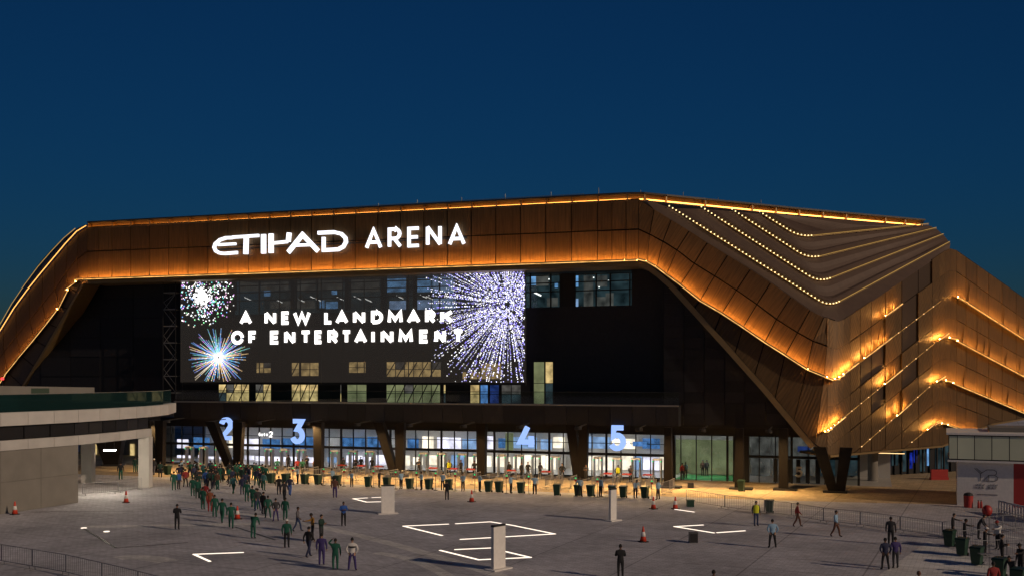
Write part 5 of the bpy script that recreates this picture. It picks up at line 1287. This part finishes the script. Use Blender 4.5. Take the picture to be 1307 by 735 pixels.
person(911, 776, 'charcoal', 'black', 'stand', PI, 'person whose dark head just shows at the bottom edge of the plaza')
person(1173, 778, 'brown', 'black', 'stand', PI, 'person with brown hair low in front of the pale paving wedge', headc='brown')
person(965, 671, 'charcoal', 'jeans', 'stand', .2, 'guard in yellow safety vest and jeans beside a green bin', vest=True)
person(986, 699, 'lightblue', 'black', 'apart', PI, 'person in light blue shirt and black trousers seen from behind')
person(1067, 685, 'lightblue', 'brown', 'walk', .9, 'person in light blue shirt and brown trousers walking by the barriers')
person(1018, 672, 'red', 'brown', 'walk', 1.4, 'person in red top walking along the steel barriers')
person(1137, 695, 'charcoal', 'black', 'stand', 2.8, 'person in dark uniform standing behind the pair in blue')
person(1130, 727, 'navy', 'black', 'apart', PI, 'person in navy shirt standing with another on the lit paving')
person(1143, 725, 'purple', 'charcoal', 'stand', PI, 'person in purple top beside the one in navy shirt')
ws = [o_ for o_ in COL.objects if o_.get('label', '').startswith('person in white striped')][0]
m = MB(); n = 14; pr = [(.212, .152, 1.27), (.214, .153, 1.31)]; pts = []
for k_, (a, b, z) in enumerate([(.19, .145, 1.24), (.214, .152, 1.245), (.214, .152, 1.32), (.19, .145, 1.325)]): pts += [Vector((a * math.cos(2 * PI * i / n), b * math.sin(2 * PI * i / n) + .008, z)) for i in range(n)]
m.mesh(pts, [(k * n + i, k * n + (i + 1) % n, (k + 1) * n + (i + 1) % n, (k + 1) * n + i) for k in range(3) for i in range(n)])
st_ = m.build('shirt_stripe', cloth('black', CC['black'])); st_.parent = ws
# checkpoint staff by the kiosk
person(1216, 688, 'black', 'black', 'reach', 1.2, 'guard in black reaching over the first kiosk bin')
person(1231, 697, 'black', 'charcoal', 'reach', 1.3, 'guard in black behind the second kiosk bin')
person(1249, 688, 'charcoal', 'black', 'bend', 1.0, 'person in charcoal leaning inside the checkpoint barriers')
person(1274, 701, 'white', 'black', 'reach', -1.3, 'person in white shirt with reddish cap at the checkpoint', head='cap', headc='red')
person(1257, 710, 'black', 'black', 'reach', 1.3, 'guard in black with a white helmet behind the third bin', head='helmet', headc='white')
person(1279, 722, 'black', 'black', 'phone', 1.2, 'guard in black holding up a phone behind the fourth bin')
person(1303, 736, 'black', 'black', 'reach', -1.2, 'guard in black cap at the far end of the checkpoint', head='cap')
person(1268, 762, 'red', 'black', 'stand', PI, 'person in red shirt seen from behind in front of the kiosk bins')
person(1293, 748, 'charcoal', 'charcoal', 'bend', -1.0, 'person in charcoal bending beside the last kiosk bin')
# the green queue: two lines plus the mixed crowd behind
for x, y, t, b in ((246, 633, 'green', 'green'), (252, 636, 'green', 'darkgreen'), (259, 650, 'green', 'green'), (274, 660, 'green', 'green'), (283.5, 667, 'green', 'green'), (295, 674, 'green', 'green'), (315, 640, 'green', 'green'), (322, 647, 'green', 'green'), (327, 650, 'green', 'green'), (342, 661, 'green', 'green'), (364, 664, 'green', 'green'), (222, 625.5, 'green', 'green'), (254, 628, 'darkgreen', 'green'), (298, 630, 'teal', 'green'), (277.5, 625, 'brown', 'green')):
    person(x, y, t, b, rnd.choice(('stand', 'stand', 'apart', 'walk')), PI + rnd.uniform(-.4, .4), 'person in dark green coveralls standing in the queue towards gate 2' if t in ('green', 'darkgreen') else 'person in %s top and green trousers in the queue' % t, 'people queuing in green coveralls' if t in ('green', 'darkgreen') else None)
for x, y, t, b, l in ((228, 624.5, 'blue', 'charcoal', 'person in blue shirt beside the first green coveralls'), (237, 621.5, 'red', 'black', 'person in dark red top and black trousers in the crowd'), (262, 643, 'red', 'red', 'person in red coveralls within the green queue'), (268, 653, 'orange', 'red', 'person in orange coveralls within the green queue'),
                      (263, 623, 'blue', 'navy', 'person in bright blue jacket deep in the queue'), (309, 631, 'navy', 'navy', 'person in navy coveralls at the bend of the queue'), (336, 656, 'black', 'black', 'person in black within the second queue line'), (352, 665, 'charcoal', 'purple', 'person in charcoal top and purple trousers'), (329, 652, 'charcoal', 'jeans', 'person in charcoal top and jeans beside the queue'),
                      (356, 631, 'black', 'charcoal', 'person in black with grey trousers near the bins'), (370, 632, 'navy', 'blue', 'person in navy and blue coveralls near the bins'), (363, 639, 'charcoal', 'black', 'person in charcoal standing behind the navy coveralls'), (154, 612, 'black', 'green', 'person in black top and green trousers seen through the portal'),
                      (204.5, 609, 'darkgreen', 'black', 'person in dark green jacket beside the terrace pillar'), (196.5, 606, 'charcoal', 'grey', 'person with white helmet beside the terrace pillar')):
    person(x, y, t, b, rnd.choice(('stand', 'walk', 'apart')), PI + rnd.uniform(-.6, .6), l, head='helmet' if 'helmet' in l else 'hair', headc='white' if 'helmet' in l else None)
for x, y in ((172, 602.5), (176.5, 602)): person(x, y, 'darkgreen', 'green', 'stand', PI, 'person in green standing far behind the terrace portal', 'people behind the portal')
mix = ['navy', 'black', 'charcoal', 'darkgreen', 'darkgreen', 'green', 'green', 'charcoal', 'navy', 'black', 'teal']
for i in range(50):
    x = rnd.uniform(228, 345); y = rnd.uniform(604, 622) + (x - 228) * .06
    person(x, y, rnd.choice(mix), rnd.choice(['black', 'charcoal', 'navy', 'darkgreen', 'green']), rnd.choice(('stand', 'apart', 'walk')), PI + rnd.uniform(-1, 1), 'person in dark work clothes within the packed crowd before gate 2', 'packed crowd before gate 2')
# staff along the bins and guards at the doors
for i, (x, y) in enumerate(((380, 617.5), (424, 619.5), (449, 621), (512, 624), (538, 625), (565, 625.6), (591, 626.6), (612.4, 627.5), (652, 629.3), (682.6, 630.6), (740, 633.5), (766.5, 634), (811, 635.5), (840, 637.5), (232, 607), (250, 610))):
    person(x, y, 'lightblue', 'black', 'bend' if x in (449, 811) else rnd.choice(('reach', 'apart', 'phone')), rnd.uniform(-1.2, 1.2) + (PI if i % 2 else 0), 'staff member in light blue shirt working along the bin row', 'staff along the bin row')
person(484, 622, 'black', 'black', 'reach', 1.4, 'guard in black holding an arm out between the bins')
person(871, 612, 'red', 'black', 'stand', .4, 'person in dark red top at the ramp beside the brown column')
for i, x in enumerate((438, 454, 460.6, 474.6, 534.7, 588.5, 605.7, 650, 665.5, 674, 689.4, 717.5, 748, 804.7, 368, 392)):
    v = 100.0 + rnd.uniform(-.6, .6); person(0, 0, rnd.choice(('black', 'charcoal')), 'black', rnd.choice(('stand', 'apart', 'phone')), rnd.uniform(-1, 1), 'guard in dark clothes standing among the metal detectors', 'guards among the metal detectors', loc=FP(FU(x, v), v, 0))
for x in (573, 788.8):
    person(0, 0, 'black', 'black', 'apart', 0, 'guard in black with a yellow vest at the metal detectors', 'vested guards at the metal detectors', vest=True, loc=FP(FU(x, 99.8), 99.8, 0))
for i, (x, t) in enumerate(((354, 'green'), (376, 'red'), (396, 'mustard'), (386, 'green'), (400, 'navy'))):
    person(0, 0, t, 'black', 'walk', PI, 'person in %s passing between bins and detectors%s' % (t, ' first' if i == 0 else ''), loc=FP(FU(x, 96), 96 + (i % 3) * .6, 0), group='people passing to gate 3' if t == 'green' else None)['label'] = 'person in %s top walking from the bins towards gate 3' % t
for x, t in ((875, 'teal'), (897, 'brown'), (902, 'charcoal')):
    v = VG + (1.2 if x == 875 else 4.5); person(0, 0, t, 'black', 'stand', .3, 'person in %s top inside the green lit stair lobby' % t, loc=FP(FU(x, v), v, .03 if x == 875 else .03))
